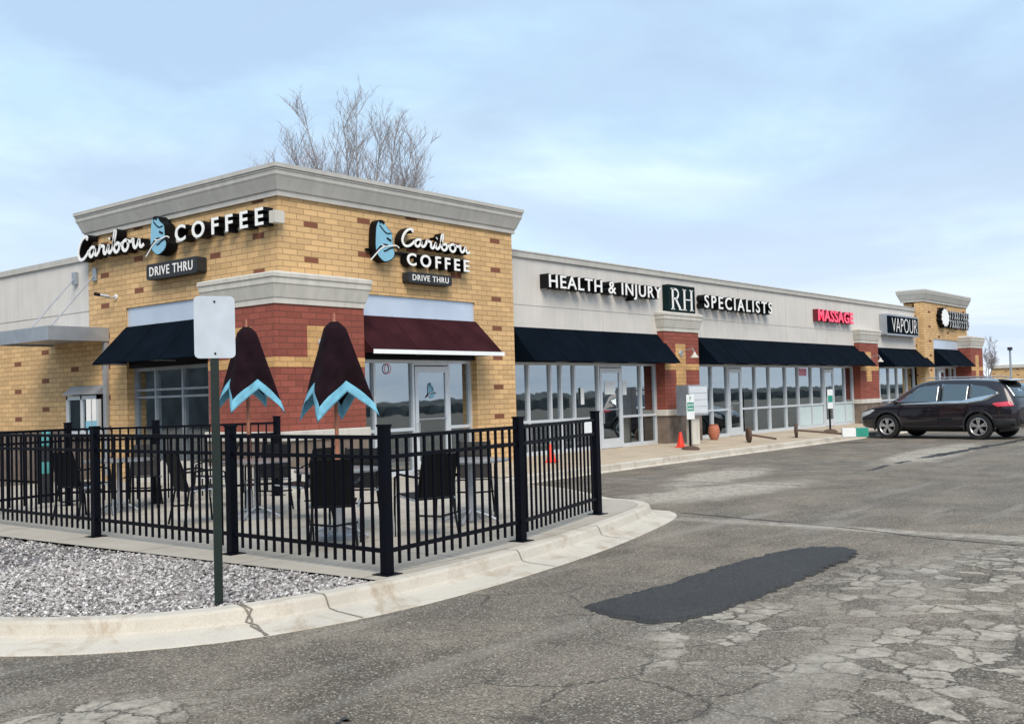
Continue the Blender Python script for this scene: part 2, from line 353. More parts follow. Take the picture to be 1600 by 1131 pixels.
def copy_tree(o, parent=None):
    c = o.copy(); COL.objects.link(c); c.parent = parent
    for ch in [x for x in bpy.data.objects if x.parent == o and x is not c]: copy_tree(ch, c)
    return c
def text_poly(body, w, h, offset=0.0, space=1.0):
    cu_ = bpy.data.curves.new('t', 'FONT'); cu_.body = body; cu_.size = 1; cu_.offset = offset; cu_.space_character = space; cu_.resolution_u = 4
    o = bpy.data.objects.new('t', cu_); COL.objects.link(o)
    bpy.context.view_layer.update()
    me = bpy.data.meshes.new_from_object(o.evaluated_get(bpy.context.evaluated_depsgraph_get()))
    vs = [v.co.copy() for v in me.vertices]; fs = [tuple(p.vertices) for p in me.polygons]
    bpy.data.objects.remove(o); bpy.data.curves.remove(cu_); bpy.data.meshes.remove(me)
    x0 = min(v.x for v in vs); x1 = max(v.x for v in vs); y0 = min(v.y for v in vs); y1 = max(v.y for v in vs)
    return [((v.x - x0) / (x1 - x0) * w, (v.y - y0) / (y1 - y0) * h) for v in vs], fs
def lay(mb, pf, org, U, V, Nn, depth):
    """flat polygons -> solid with thickness `depth` along Nn starting from org"""
    pts, fs = pf; org, U, V, Nn = map(Vector, (org, U, V, Nn)); n = len(pts)
    a = [org + U * x + V * y for x, y in pts]; b = [p + Nn * depth for p in a]
    ec = {}
    for f in fs:
        for i in range(len(f)): e = (f[i], f[(i + 1) % len(f)]); ec[e] = 1
    side = [(i, j, n + j, n + i) for i, j in ec if (j, i) not in ec]
    mb.add(a + b, [f[::-1] for f in fs] + [tuple(n + i for i in f) for f in fs] + side)
def ribbon(pts, wd):
    """thick stroke as polygons (pts, faces)"""
    vs = []; fs = []; n = len(pts); P = [Vector(p) for p in pts]
    for i in range(n):
        d = (P[min(i + 1, n - 1)] - P[max(i - 1, 0)]).normalized(); q = Vector((-d.y, d.x)) * wd / 2
        vs += [tuple(P[i] + q), tuple(P[i] - q)]
    for i in range(n - 1): fs.append((2 * i, 2 * i + 1, 2 * i + 3, 2 * i + 2))
    return vs, fs
def smooth2(pts, it=3):
    for _ in range(it):
        q = [pts[0]]
        for a, b in zip(pts[:-1], pts[1:]): q += [(a[0] * .75 + b[0] * .25, a[1] * .75 + b[1] * .25), (a[0] * .25 + b[0] * .75, a[1] * .25 + b[1] * .75)]
        pts = q + [pts[-1]]
    return pts
FU, FV, FN = (1, 0, 0), (0, 0, 1), (0, -1, 0)          # facing the car park
LU, LV, LN = (0, -1, 0), (0, 0, 1), (-1, 0, 0)         # facing the drive-thru side

# ---------------------------------------------------------------- ground
tag(MB().add([(-500, -500, -.15), (700, -500, -.15), (700, 700, -.15), (-500, 700, -.15)], [(0, 1, 2, 3)]).build('car_park', M['asphalt'], recalc=False), kind='structure')
KP = smooth2([(-8.35, 6), (-8.3, -3), (-8.05, -5.3), (-7.62, -6.5), (-7.11, -7.2), (-6.36, -7.62), (-5.07, -7.76), (-3.2, -7.55), (-1.9, -7.31), (-.2, -6.86), (.5, -6.6), (.74, -6.35)], 2)
KQ = smooth2([(.74, -6.35), (.86, -6.1), (.84, -5.8), (1.3, -5.2), (1.9, -4.3), (2.3, -3.0), (2.9, -2.2), (3.8, -1.92), (5.5, -1.84), (8, -1.82)], 2) + [(x, -1.82) for x in range(12, 48, 4)]
gut = [(0, 0.002), (-.0, -.3), (.50, -.3), (.50, -.144), (.26, -.118), (.185, -.10), (.155, -.02), (.135, 0.0)]
cur = [(0, 0.002), (-.0, -.3), (.21, -.3), (.21, -.148), (.165, -.12), (.15, -.02), (.13, 0.0)]
k1 = MB().sweep(KP, gut)
# travel direction anticlockwise -> outward is on the right-hand side
tag(k1.build('kerb', M['kerb'], smooth=False, bevel=.012), kind='structure')
tag(MB().sweep(KQ, cur).build('kerb', M['kerb'], bevel=.012), kind='structure')
# dark joints and a crack across the near kerb
mb = MB()
def kjoint(mb, at, wd, wob=0):
    i = min(range(len(KP) - 1), key=lambda q: (KP[q][0] - at[0]) ** 2 + (KP[q][1] - at[1]) ** 2)
    a = Vector(KP[i]); b = Vector(KP[i + 1]); d = (b - a).normalized(); n = Vector((d.y, -d.x))
    pts = []
    for o, z in ((.0, .004), (.135, .003), (.158, -.02), (.187, -.098), (.262, -.115), (.5, -.141)):
        j = random.uniform(-wob, wob); q = a + n * (o + .002) + d * (j + o * .25 * (1 if not wob else 0)); pts.append((q, z))
    for (q, z), (q2, z2) in zip(pts[:-1], pts[1:]):
        mb.add([(q.x - d.x * wd, q.y - d.y * wd, z + .003), (q.x + d.x * wd, q.y + d.y * wd, z + .003), (q2.x + d.x * wd, q2.y + d.y * wd, z2 + .003), (q2.x - d.x * wd, q2.y - d.y * wd, z2 + .003)], [(0, 1, 2, 3)])
for q in ((-5.95, -7.7), (-3.6, -7.6), (-1.7, -7.25)): kjoint(mb, q, .006)
for _ in range(2): kjoint(mb, (-6.4, -7.6), .009, .03)
tag(mb.build('kerb_joints', M['rust']), kind='structure')
# patio slab, gravel bed, walk
poly = [(-5.42, 6.2), (-5.42, -1.7), (-5.22, -7.72)] + [p for p in KP if p[0] > -5.15] + [p for p in KQ if p[0] < 3.3] + [(3.3, 6.2)]
mb.add([(x, y, 0) for x, y in poly], [tuple(range(len(poly)))])
tag(mb.build('patio', M['pave']), kind='structure')
mb = MB(); xs = [3.3] + list(range(4, 48, 2))
vs = []; fs = []
for x in xs:
    yk = -1.84 if x > 5 else -1.95
    vs += [(x, yk, 0.0), (x, -.05, .095), (x, .6, .1)]
for i in range(len(xs) - 1):
    for j in range(2): fs.append((3 * i + j, 3 * i + 3 + j, 3 * i + 4 + j, 3 * i + 1 + j))
mb.add(vs, fs); tag(mb.build('sidewalk', M['walk']), kind='structure')
gp = [(-5.43, 6.0), (-5.43, -1.7), (-5.23, -7.72)] + [p for p in KP if p[0] < -5.15][::-1]
tag(MB().add([(x, y, -.035) for x, y in gp], [tuple(range(len(gp)))]).build('gravel_bed', M['gravel_bed']), kind='structure')
def gravel():
    rng = np.random.default_rng(3)
    def inside(X, Y):
        c = np.zeros(len(X), bool); n = len(gp)
        for i in range(n):
            x1, y1 = gp[i]; x2, y2 = gp[(i + 1) % n]
            t = ((y1 > Y) != (y2 > Y)) & (X < (x2 - x1) * (Y - y1) / (y2 - y1 + 1e-12) + x1); c ^= t
        return c
    P = []
    for cnt, y0, y1 in ((29000, -7.75, -4.2), (13000, -4.2, 2.5)):
        X = rng.uniform(-8.4, -5.15, cnt); Y = rng.uniform(y0, y1, cnt); k = inside(X, Y); P.append(np.stack([X[k], Y[k]], 1))
    P = np.concatenate(P); n = len(P)
    base = np.array([(1, 0, 0), (0, 1, 0), (-1, 0, 0), (0, -1, 0), (.1, .1, .75), (.5, .6, .35), (-.6, .4, .45), (-.1, -.7, .4), (.55, -.5, .3)])
    ff = np.array([(0, 1, 5), (5, 1, 6), (1, 2, 6), (2, 3, 7), (3, 0, 8), (0, 5, 8), (5, 6, 4), (6, 2, 7), (6, 7, 4), (7, 3, 8), (7, 8, 4), (8, 5, 4)])
    sz = rng.uniform(.007, .021, n); V = base[None] * (sz[:, None, None] * rng.uniform(.7, 1.35, (n, 1, 3))) + rng.normal(0, .15, (n, 9, 3)) * sz[:, None, None]
    a = rng.uniform(0, 6.3, n); t = rng.uniform(-.7, .7, n)
    ca, sa = np.cos(a)[:, None], np.sin(a)[:, None]; ct, st_ = np.cos(t)[:, None], np.sin(t)[:, None]
    x, y, z = V[..., 0], V[..., 1], V[..., 2]; y, z = y * ct - z * st_, y * st_ + z * ct; x, y = x * ca - y * sa, x * sa + y * ca
    V = np.stack([x + P[:, 0:1], y + P[:, 1:2], z - .028 + rng.uniform(0, .018, (n, 1))], -1)
    F_ = ff[None] + (np.arange(n) * 9)[:, None, None]
    me = bpy.data.meshes.new('gravel'); me.vertices.add(n * 9); me.vertices.foreach_set('co', V.reshape(-1))
    nf = n * 12; me.loops.add(nf * 3); me.loops.foreach_set('vertex_index', F_.reshape(-1)); me.polygons.add(nf)
    me.polygons.foreach_set('loop_start', np.arange(nf) * 3)
    me.update(calc_edges=True)
    at = me.attributes.new('tone', 'FLOAT', 'FACE'); at.data.foreach_set('value', np.repeat(rng.uniform(0, 1, n), 12))
    me.materials.append(M['gravel']); o = bpy.data.objects.new('gravel', me); COL.objects.link(o)
    tag(o, 'pale grey crushed stone filling the bed outside the black fence', 'gravel', kind='stuff')
gravel()
# asphalt repair, tar seams, parking lines
def rag(pts, amp, step=.08):
    out = []
    for i in range(len(pts)):
        a = Vector(pts[i]); b = Vector(pts[(i + 1) % len(pts)]); k = max(2, int((b - a).length / step))
        for j in range(k):
            p = a.lerp(b, j / k); out.append((p.x + random.uniform(-amp, amp), p.y + random.uniform(-amp, amp)))
    return out
pp = smooth2([(-4.67, -9.34), (-4.85, -9.75), (-4.88, -10.03), (-4.65, -10.26), (-3.7, -10.28), (-2.4, -10.22), (-1.4, -10.2), (-.9, -9.98), (-1.16, -9.5), (-2.3, -9.38), (-3.58, -9.41)], 1)
pp = rag(pp, .03, .05); n = len(pp); cx = sum(p[0] for p in pp) / n; cy = sum(p[1] for p in pp) / n
vs = [(x, y, -.147) for x, y in pp] + [(cx + (x - cx) * .97, cy + (y - cy) * .93, -.128) for x, y in pp]
tag(MB().add(vs, [tuple(range(n, 2 * n))] + [(i, (i + 1) % n, n + (i + 1) % n, n + i) for i in range(n)]).build('asphalt_patch', M['patch']), kind='structure')
mb = MB()
def seam(mb, pts, wd, z=-.146):
    pts = [(x + random.uniform(-.02, .02), y + random.uniform(-.02, .02)) for x, y in smooth2(pts, 3)]
    vs, fs = ribbon(pts, wd); vs = [(x + random.uniform(-wd, wd) * .3, y + random.uniform(-wd, wd) * .3, z) for x, y in vs]; mb.add(vs, fs)
seam(mb, [(8.6, -6.6), (9.3, -6.6), (9.9, -6.5)], .1); seam(mb, [(10.5, -6.5), (11.2, -6.5)], .1); seam(mb, [(12.2, -6.45), (15, -6.55), (18, -6.6), (21, -6.7)], .24)
seam(mb, [(1.0, -6.9), (.75, -8.2), (.5, -9.4), (0, -10.6), (-.1, -12), (-.4, -14)], .025); seam(mb, [(-8.15, -9.9), (-7.8, -9.98), (-7.5, -9.9)], .03)
tag(mb.build('tar_seams', M['patch'], recalc=False), kind='structure')
def paintm():
    m, nt, b = newmat('worn_line_paint'); p = N(nt, 'ShaderNodeNewGeometry').outputs['Position']
    k = ramp(nt, noise(nt, p, 7, 6, .75), [(.40, 0.0), (.60, 1.0)])
    Lk(nt, mixc(nt, k, (.13, .125, .115), (.36, .34, .30)), b.inputs['Base Color']); b.inputs['Roughness'].default_value = .9; return m
mb = MB()
for x in np.arange(5.2, 34, 2.75):
    mb.add([(x, -2.2, -.146), (x + .1, -2.2, -.146), (x + .1, -6.8, -.146), (x, -6.8, -.146)], [(0, 1, 2, 3)])
tag(mb.build('parking_lines', paintm(), recalc=False), kind='structure')

# ---------------------------------------------------------------- the shopping centre
B = thing('shopping_centre', 'long single-storey brick and stucco shopping strip with corner tower and dark awnings', 'building')
OPX = 4.96; PZ = 3.37
# corner tower walls
mb = MB(); mb.box(OPX, 6.2, 0, .35, -.1, 4.95); mb.box(0, OPX, 0, .35, PZ, 4.95)                      # front
mb.box(0, .35, .35, 4.72, PZ, 4.95); mb.box(0, .35, 4.72, 6.1, -.1, 4.95)                              # left side
mb.box(5.85, 6.2, .35, 6.1, 4.2, 4.95); mb.box(.35, 5.85, 5.75, 6.1, 4.2, 4.95)
mb.build('tower_wall', M['brick'], B)
mb = MB(); mb.box(.35, 5.85, .35, 5.75, 4.6, 4.75); mb.build('tower_roof', M['cornice'], B)
mb = MB(); mb.box(1.42, OPX, .04, .3, 2.9, PZ - .002); mb.build('header_panel', M['panel'], B)
mb = MB(); mb.box(1.42, OPX, .05, .3, 2.19, 2.9); mb.build('header_shade', M['black'], B)  # lower header painted black for the shade under the awning
mb = MB(); mb.box(.04, .3, 1.32, 4.72, 2.9, PZ - .002); mb.build('header_panel', M['panel'], B)
mb = MB(); mb.box(.05, .3, 1.32, 4.72, 2.19, 2.9); mb.build('header_shade', M['black'], B)  # same black for the awning shade on the side bay
mb = MB(); mb.box(.0, .14, 1.32, 4.72, -.05, .42); mb.build('window_plinth', M['cap'], B)
mb = MB(); mb.box(-.56, 1.45, -.56, 1.40, -.1, .40); mb.build('pilaster_plinth', M['cap'], B)
def ring(x0, x1, y0, y1): return [(x0, y0), (x1, y0), (x1, y1), (x0, y1)]
corn = [(-.05, 4.90), (.05, 4.90), (.05, 4.985), (.075, 5.0), (.10, 5.07), (.15, 5.20), (.17, 5.235), (.17, 5.30), (.185, 5.31), (.185, 5.385), (.15, 5.40), (-.25, 5.40), (-.25, 4.95)]
MB().sweep(ring(0, 6.2, 0, 6.1), corn, True).build('cornice', M['cornice'], B)
MB().sweep(ring(0, 6.2, 0, 6.1), [(-.06, 5.402), (.195, 5.402), (.195, 5.345), (.205, 5.345), (.205, 5.414), (-.06, 5.414)], True).build('coping', M['cornice'], B)
capp = [(-.1, 3.04), (.02, 3.04), (.02, 3.13), (.035, 3.14), (.05, 3.2), (.085, 3.34), (.10, 3.36), (.10, 3.45), (.12, 3.46), (.12, 3.52), (.10, 3.535), (-.1, 3.58)]
def pilaster(x0, x1, y0, y1, base=True, top=0):
    p = MB().box(x0, x1, y0, y1, .98, 3.05).build('pilaster', M['red'], B)
    a = MB(); a.sweep(ring(x0, x1, y0, y1), capp, True); a.box(x0 + .05, x1 - .05, y0 + .05, y1 - .05, 3.4, 3.57); a.build('capital', M['cap'], p)
    MB().box(x0 - .02, x1 + .02, y0 - .02, y1 + .02, -.1, .82).build('base', M['stone'], p)
    MB().box(x0 - .06, x1 + .06, y0 - .06, y1 + .06, .82, .98).build('ledge', M['cap'], p, bevel=.015)
    return p
def cross(p, xc, y, z1, w=.42, arm=None, side=None, ztop=2.72, zlow=1.62):
    """buff cross let into the red brick: vertical bar and horizontal band, 3 mm proud"""
    mb = MB(); t = .004
    if side is None:
        a0, a1 = arm
        mb.box(xc - w / 2, xc + w / 2, y - t, y + .02, 2.18, ztop); mb.box(a0, a1, y - t, y + .02, 2.02, 2.18); mb.box(xc - w / 2, xc + w / 2, y - t, y + .02, zlow, 2.02)
    else:
        a0, a1 = arm
        mb.box(side - t, side + .02, xc - w / 2, xc + w / 2, 2.18, ztop); mb.box(side - t, side + .02, a0, a1, 2.02, 2.18); mb.box(side - t, side + .02, xc - w / 2, xc + w / 2, zlow, 2.02)
    mb.build('buff_brick_inlay', M['buff_plain'], p)
p = pilaster(-.5, 1.42, -.5, 1.32); cross(p, .46, -.5, 0, .62, (-.5, 1.42), None, 2.70, 2.018); cross(p, .42, 0, 0, .6, (-.5, 1.32), -.5, 2.70, 2.018)
for x0, x1 in ((12.62, 14.45), (26.40, 28.28)):
    p = pilaster(x0, x1, .15, .8); cross(p, (x0 + x1) / 2 - .08, .15, 0, .52, (x0, x1))
p = pilaster(38.03, 39.95, -.5, 1.32); cross(p, 39.0, -.5, 0, .5, (38.03, 39.95))
# main stucco wall
mb = MB(); mb.box(6.2, 33.25, .35, .62, 2.9, 3.43); mb.box(6.2, 33.25, .362, .62, 3.43, 3.455); mb.box(6.2, 33.25, .35, .62, 3.455, 4.50); mb.build('stucco_wall', M['eifs'], B)
mb = MB(); mb.box(6.2, 33.25, .36, .62, 2.19, 2.9); mb.build('header_shade', M['black'], B)  # black header strip stands in for shade beneath the shop awnings
for x in (10.1, 17.3, 20.6, 23.9, 30.2): MB().box(x, x + .016, .347, .36, 2.95, 3.42).box(x, x + .016, .347, .36, 3.46, 4.49).build('panel_joint', M['cornice'], B)
mb = MB(); mb.box(6.2, 33.25, .30, .66, 4.50, 4.62); mb.build('parapet_coping', M['cornice'], B)
mb = MB(); mb.box(6.2, 33.25, .285, .675, 4.622, 4.65); mb.build('coping', M['cap'], B)
# left side wall: brick below, stucco above
mb = MB(); mb.box(.02, .35, 6.1, 16.5, .98, 3.03); mb.build('side_wall', M['brick_side'], B)
mb = MB(); mb.box(.0, .35, 6.1, 16.5, -.1, .98); mb.build('side_wall_base', M['stone'], B)
mb = MB(); mb.box(.03, .35, 6.1, 16.5, 3.03, 3.40); mb.box(.045, .35, 6.1, 16.5, 3.40, 3.425); mb.box(.03, .35, 6.1, 16.5, 3.425, 4.46); mb.build('side_stucco_wall', M['eifs'], B)
mb = MB(); mb.box(-.02, .4, 6.1, 16.5, 4.46, 4.58); mb.build('side_coping', M['cornice'], B)
# rest of the shell
mb = MB(); mb.box(.35, 6.2, 6.1, 16.4, 4.2, 4.3); mb.box(6.2, 39.4, .66, 16.4, 4.2, 4.3); mb.box(0.4, 39.45, 16.5, 16.8, -.1, 4.5); mb.build('roof_deck', M['cornice'], B)
# far tower
mb = MB(); mb.box(33.25, 34.47, 0, .35, -.1, 4.95); mb.box(34.47, 39.45, 0, .35, PZ, 4.95); mb.box(39.1, 39.45, .35, 16.5, -.1, 4.4); mb.box(33.45, 39.2, .5, .85, 4.3, 4.95)
mb.build('far_tower_wall', M['brick'], B)
MB().sweep(ring(33.25, 39.45, 0, .85), [(o if o > -.2 else -.2, z) for o, z in corn], True).build('cornice', M['cornice'], B)
mb = MB(); mb.box(34.47, 38.03, .04, .3, 2.2, PZ - .002); mb.build('header_panel', M['panel'], B)
mb = MB(); mb.box(27.4, 33.24, 5.2, 7.5, 4.3, 5.05); mb.build('roof_equipment_screen', M['plastic'], B)
# interiors
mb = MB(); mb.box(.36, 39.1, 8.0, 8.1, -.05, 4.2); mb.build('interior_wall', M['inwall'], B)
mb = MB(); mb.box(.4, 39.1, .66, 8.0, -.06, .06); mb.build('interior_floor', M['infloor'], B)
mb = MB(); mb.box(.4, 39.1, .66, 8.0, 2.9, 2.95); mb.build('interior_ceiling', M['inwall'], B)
for xa, xb in ((6.3, 6.4), (20.6, 20.75), (33.3, 33.4)): MB().box(xa, xb, .7, 8, .06, 2.9).build('partition', M['inwall'], B)
for q in ((1.5, 4.2, 3.6, 4.3), (8.0, 10.2, 3.4, 4.1), (15.5, 18, 4.4, 5.0), (24.2, 26, 3.4, 3.9)): MB().box(*q, .06, 1.07).build('counter', M['wood'], B)

# storefront glazing: each bay a window with frame bars and panes
def bay(edges, y, z0, z1, rail, name='window', doors=(), axis='x', dep=.12, fw=.055, extra=(), fm='alu'):
    """edges: mullion centres; doors: indices of bays that are doors"""
    sg = 1
    def bx(mb, a0, a1, d0, d1, zz0, zz1):
        if axis == 'x': mb.box(a0, a1, y + d0, y + d1, zz0, zz1)
        else: mb.box(y + d0, y + d1, a0, a1, zz0, zz1)
    for i, (a, b) in enumerate(zip(edges[:-1], edges[1:])):
        if i in doors: continue
        f = MB(); l = a + (fw / 2 if i else 0); r_ = b - fw / 2
        if i == 0: l = a + fw / 2
        w0 = a - fw / 2 if i == 0 or (i - 1) in doors else a - fw / 2
        bx(f, a - fw / 2, a + fw / 2, 0, dep, z0, z1)
        if i == len(edges) - 2 or (i + 1) in doors: bx(f, b - fw / 2, b + fw / 2, 0, dep, z0, z1)
        bx(f, a + fw / 2, b - fw / 2, 0.002, dep, z0, z0 + .09)
        if rail: bx(f, a + fw / 2, b - fw / 2, 0.002, dep, rail - .03, rail + .03)
        for e in extra: bx(f, a + fw / 2, b - fw / 2, 0.002, dep, e - .02, e + .02)
        bx(f, a + fw / 2, b - fw / 2, 0.002, dep, z1 - .06, z1)
        wf = f.build(name, M[fm], B)
        g_ = MB(); bx(g_, a + fw / 2 - .005, b - fw / 2 + .005, dep * .45, dep * .45 + .008, z0 + .05, z1 - .03)
        g_.build('pane', M['glass'], wf)
    for i in doors:
        a, b = edges[i], edges[i + 1]; f = MB(); o = fw / 2 + .012; s = .085
        bx(f, a + o, a + o + s, -.012, .04, z0 + .01, z1 - .12); bx(f, b - o - s, b - o, -.012, .04, z0 + .01, z1 - .12)
        bx(f, a + o + s, b - o - s, -.010, .04, z1 - .24, z1 - .12); bx(f, a + o + s, b - o - s, -.010, .04, z0 + .01, z0 + .24)
        d = f.build('door', M['alu'], B)
        g_ = MB(); bx(g_, a + o + s - .005, b - o - s + .005, .01, .018, z0 + .22, z1 - .22); g_.build('pane', M['glass'], d)
        h = MB()
        if axis == 'x':
            h.tube([(a + o + s * .5, y - .012, .98), (a + o + s * .5, y - .07, .98), (a + o + s * .5, y - .07, .72), (a + o + s * .5, y - .012, .72)], .012)
            h.tube([(a + o + s, y - .02, 1.05), (b - o - s, y - .02, 1.05)], .014)
        h.build('handle', M['steel'], d)
        fr = MB(); bx(fr, a - .028, b + .028, 0.004, dep, z1 - .10, z1 + .0005); fr.build('door_header', M['alu'], d)
Z1 = 2.19
bay([1.45, 2.26, 3.27, 4.28, 4.93], .15, .0, Z1, .87, doors=(2,))
bay([1.36, 2.24, 3.08, 3.98, 4.69], .15, .0, Z1, None, axis='y', extra=(.87, 1.62, 1.76), fm='galv')  # darker frame metal than the front: shade of this side put into the colour
bay([6.23, 7.2, 8.02, 8.42, 8.95, 9.95, 10.95, 11.87, 12.59], .42, .1, Z1, .86, doors=(5,))
bay([14.48, 15.66, 16.62, 17.48, 18.44, 19.42, 20.62, 21.6, 22.66, 23.66, 24.55, 25.6, 26.37], .42, .1, Z1, .88, doors=(2, 9))
bay([28.31, 29.1, 30.15, 31.1, 32.25, 33.2], .42, .1, Z1, .88)
bay([34.5, 35.4, 36.4, 37.3, 38.0], .15, .1, Z1, .88, doors=(1,))
for q in ((7.45, 7.75, .62, .64, .3, 2.15), (8.06, 8.36, .58, .6, .15, 2.15)): MB().box(*q).build('curtain', M['blind'], B)
for xa, xb in ((21.65, 22.6), (22.75, 23.6), (24.6, 25.55), (25.65, 26.3)): MB().box(xa, xb, .455, .462, .2, .84).build('frosted_panel', M['blind'], B)
for x in (28.5, 29.4, 29.8, 30.6, 31.4, 31.8, 32.6): MB().box(x, x + .3, .62, .63, .3, 2.1).build('curtain', M['blind'], B)
for q in ((10.2, 10.65, .424, .427, 1.42, 1.75), (9.2, 9.34, .44, .444, 1.2, 1.6), (11.02, 11.2, .44, .444, 1.4, 1.75)): MB().box(*q).build('paper_notice', M['white'], B)
mb = MB(); mb.box(21.7, 22.3, .441, .444, 1.85, 2.1); mb.build('pink_poster', M['poster'], B)
for xa in (3.75, 4.0, 4.25): MB().lathe([(.02, .12), (.07, .05), (.07, 0), (.02, -.02)], 14, (xa + .4, 1.1, 2.25)).build('pendant_lamp', M['lampglow'], B)
# awnings
def awning(x0, x1, y, zt, zb, d, m_, name='awning', axis='x', trim=None, z_under=None):
    mb = MB()
    P = lambda a, o, z: (a, y - o, z) if axis == 'x' else (y - o, a, z)
    prof = [(0.004, zt), (d, zb + .02), (d, zb), (d - .02, zb), (0.004, zt - .05)]
    n = len(prof); mb.prism([P(x0, o, z) for o, z in prof], tuple(Vector(P(x1, 0, 0)) - Vector(P(x0, 0, 0))))
    for xa in (x0 - .004, x1 - .008):
        mb.prism([P(xa, .004, zt), P(xa, d, zb), P(xa, .004, zb)], tuple(Vector(P(.012, 0, 0)) - Vector(P(0, 0, 0))))
    a = mb.build(name, m_, B)
    if trim:
        t = MB(); t.prism([P(x0 - .01, d + .004, zb + .055), P(x0 - .01, d + .012, zb - .02), P(x0 - .01, d - .01, zb - .02), P(x0 - .01, d - .0, zb + .055)], tuple(Vector(P(x1 + .01, 0, 0)) - Vector(P(x0 - .01, 0, 0))))
        t.build('valance', trim, a)
    sm_ = MB(); sl_ = Vector(P(0, d, zb + .02)) - Vector(P(0, 0.004, zt))
    for xa in np.arange(x0 + 1.15, x1 - .4, 1.18): MB().prism([P(xa, .006, zt + .0005), P(xa + .02, .006, zt + .0005), P(xa + .02, .006, zt + .006), P(xa, .006, zt + .006)], tuple(sl_)).build('seam', m_, a)
    fr = MB(); q = 0
    xs_ = np.linspace(x0 + .05, x1 - .05, max(2, int((x1 - x0) / 1.5) + 1))
    for xa in xs_: fr.tube([P(xa, .02, zb + .02), P(xa, d - .04, zb + .02)], .012, 6)
    fr.tube([P(x0 + .03, d - .04, zb + .015), P(x1 - .03, d - .04, zb + .015)], .012, 6)
    fr.build('awning_frame', M['galv'], a)
    return a
tag(awning(1.43, OPX, 0, 2.98, 2.27, .73, M['maroon'], trim=M['white']), 'maroon canvas awning with white valance strip')
tag(awning(1.33, 4.72, 0, 3.0, 2.26, .72, M['navy'], axis='y'), 'dark navy awning on the drive-thru side')
awning(6.55, 12.72, .35, 2.96, 2.18, .62, M['navy']); awning(14.68, 26.75, .35, 2.94, 2.18, .68, M['navy']); awning(28.75, 33.6, .35, 2.92, 2.16, .72, M['navy'])
awning(34.5, 38.0, 0, 2.96, 2.2, .72, M['navy'])
# drive-thru canopy, window and downspout
c_ = MB(); c_.box(-1.22, -.002, 5.36, 7.55, 2.80, 2.99); can = c_.build('canopy', M['galv'], B, bevel=.01)
c_ = MB(); c_.sweep([(-.01, 5.37), (-1.21, 5.37), (-1.21, 7.54), (-.01, 7.54)][::-1], [(.0, 2.76), (.035, 2.76), (.035, 3.03), (.0, 3.03)]); c_.build('fascia', M['galv'], can)
for yy in (5.81, 6.62):
    r_ = MB(); r_.tube([(-.03, yy, 4.12), (-1.0, yy, 3.0)], .014, 8); r_.build('tie_rod', M['galv'], can)
    r_ = MB(); r_.box(-.05, .03, yy - .07, yy + .07, 4.0, 4.26); r_.build('anchor_plate', M['galv'], can, bevel=.01)
a = MB(); a.prism([(-.0, 5.56, 1.90), (-.22, 5.56, 1.72), (-.0, 5.56, 1.72)], (0, 1.27, 0)); a = a.build('drive_thru_hood', M['galv'], B)
f = MB()
for yy in (5.58, 6.2, 6.77): f.box(-.13, -.06, yy, yy + .06, .98, 1.70)
f.box(-.13, -.061, 5.58, 6.83, 1.62, 1.70); f.box(-.14, 0, 5.56, 6.85, .9, .98); f = f.build('drive_thru_window', M['alu'], B)
g_ = MB().box(-.10, -.09, 5.6, 6.8, .98, 1.63).build('pane', M['glass'], f)
MB().box(-.06, -.0, 5.6, 6.8, .98, 1.7).build('dark_backing', M['black'], f)  # black slab behind the pane stands in for the dark inside
d_ = MB(); d_.box(-.09, -.003, 5.36, 5.46, .1, 2.75); d_.build('downspout', M['galv'], B, bevel=.01)
def emblem(org, U, V, Nn, w_, h_, parent, depth=.16, strokes=True, small=False):
    """blue shield with a leaping deer drawn in dark and white strokes"""
    out = [(.20, .80), (.17, .60), (.15, .32), (.22, .14), (.46, .0), (.62, .0), (.90, .10), (.97, .24), (.90, .36), (.88, .58), (.86, .74), (.64, .84), (.56, .95), (.44, 1.0), (.32, .98), (.24, .90)]
    P = [(x * w_, y * h_) for x, y in smooth2(out + out[:1], 1)[:-1]]
    mb = MB(); lay(mb, (P, [tuple(range(len(P)))[::-1]]), org, U, V, Nn, depth); mb.build('emblem_box', M['black'], parent)
    Pi = [((x - .5 * w_) * .93 + .5 * w_, (y - .5 * h_) * .95 + .5 * h_) for x, y in P]
    o2 = Vector(org) + Vector(Nn) * (depth + .001)
    mb = MB(); lay(mb, (Pi, [tuple(range(len(Pi)))[::-1]]), o2, U, V, Nn, .008); mb.build('emblem_face', M['blue'], parent)
    k = MB(); wt = MB(); o3 = o2 + Vector(Nn) * .009
    for pts, wd in (([(.34, .86), (.50, .74), (.62, .68), (.80, .70)], .035), ([(.62, .58), (.70, .55), (.80, .52)], .06), ([(-.04, .07), (.15, .20), (.35, .36), (.52, .42), (.66, .40)], .055), ([(.48, .26), (.60, .28), (.72, .34), (.95, .38), (1.10, .33), (1.06, .27)], .045), ([(.33, .93), (.44, .96), (.53, .91)], .09)):
        vs, fs = ribbon(smooth2([(x * w_, y * h_) for x, y in pts], 2), wd * w_); lay(k, (vs, fs), o3, U, V, Nn, .006)
    for pts, wd in (([(-.05, .02), (.12, .14), (.32, .29), (.50, .36)], .035), ([(.40, .40), (.56, .37), (.74, .40), (.98, .44), (1.12, .38)], .03)):
        vs, fs = ribbon(smooth2([(x * w_, y * h_) for x, y in pts], 2), wd * w_); lay(wt, (vs, fs), o3 + Vector(Nn) * .001, U, V, Nn, .008)
    k.build('emblem_outline', M['black'], parent); wt.build('emblem_highlight', M['letter'], parent)
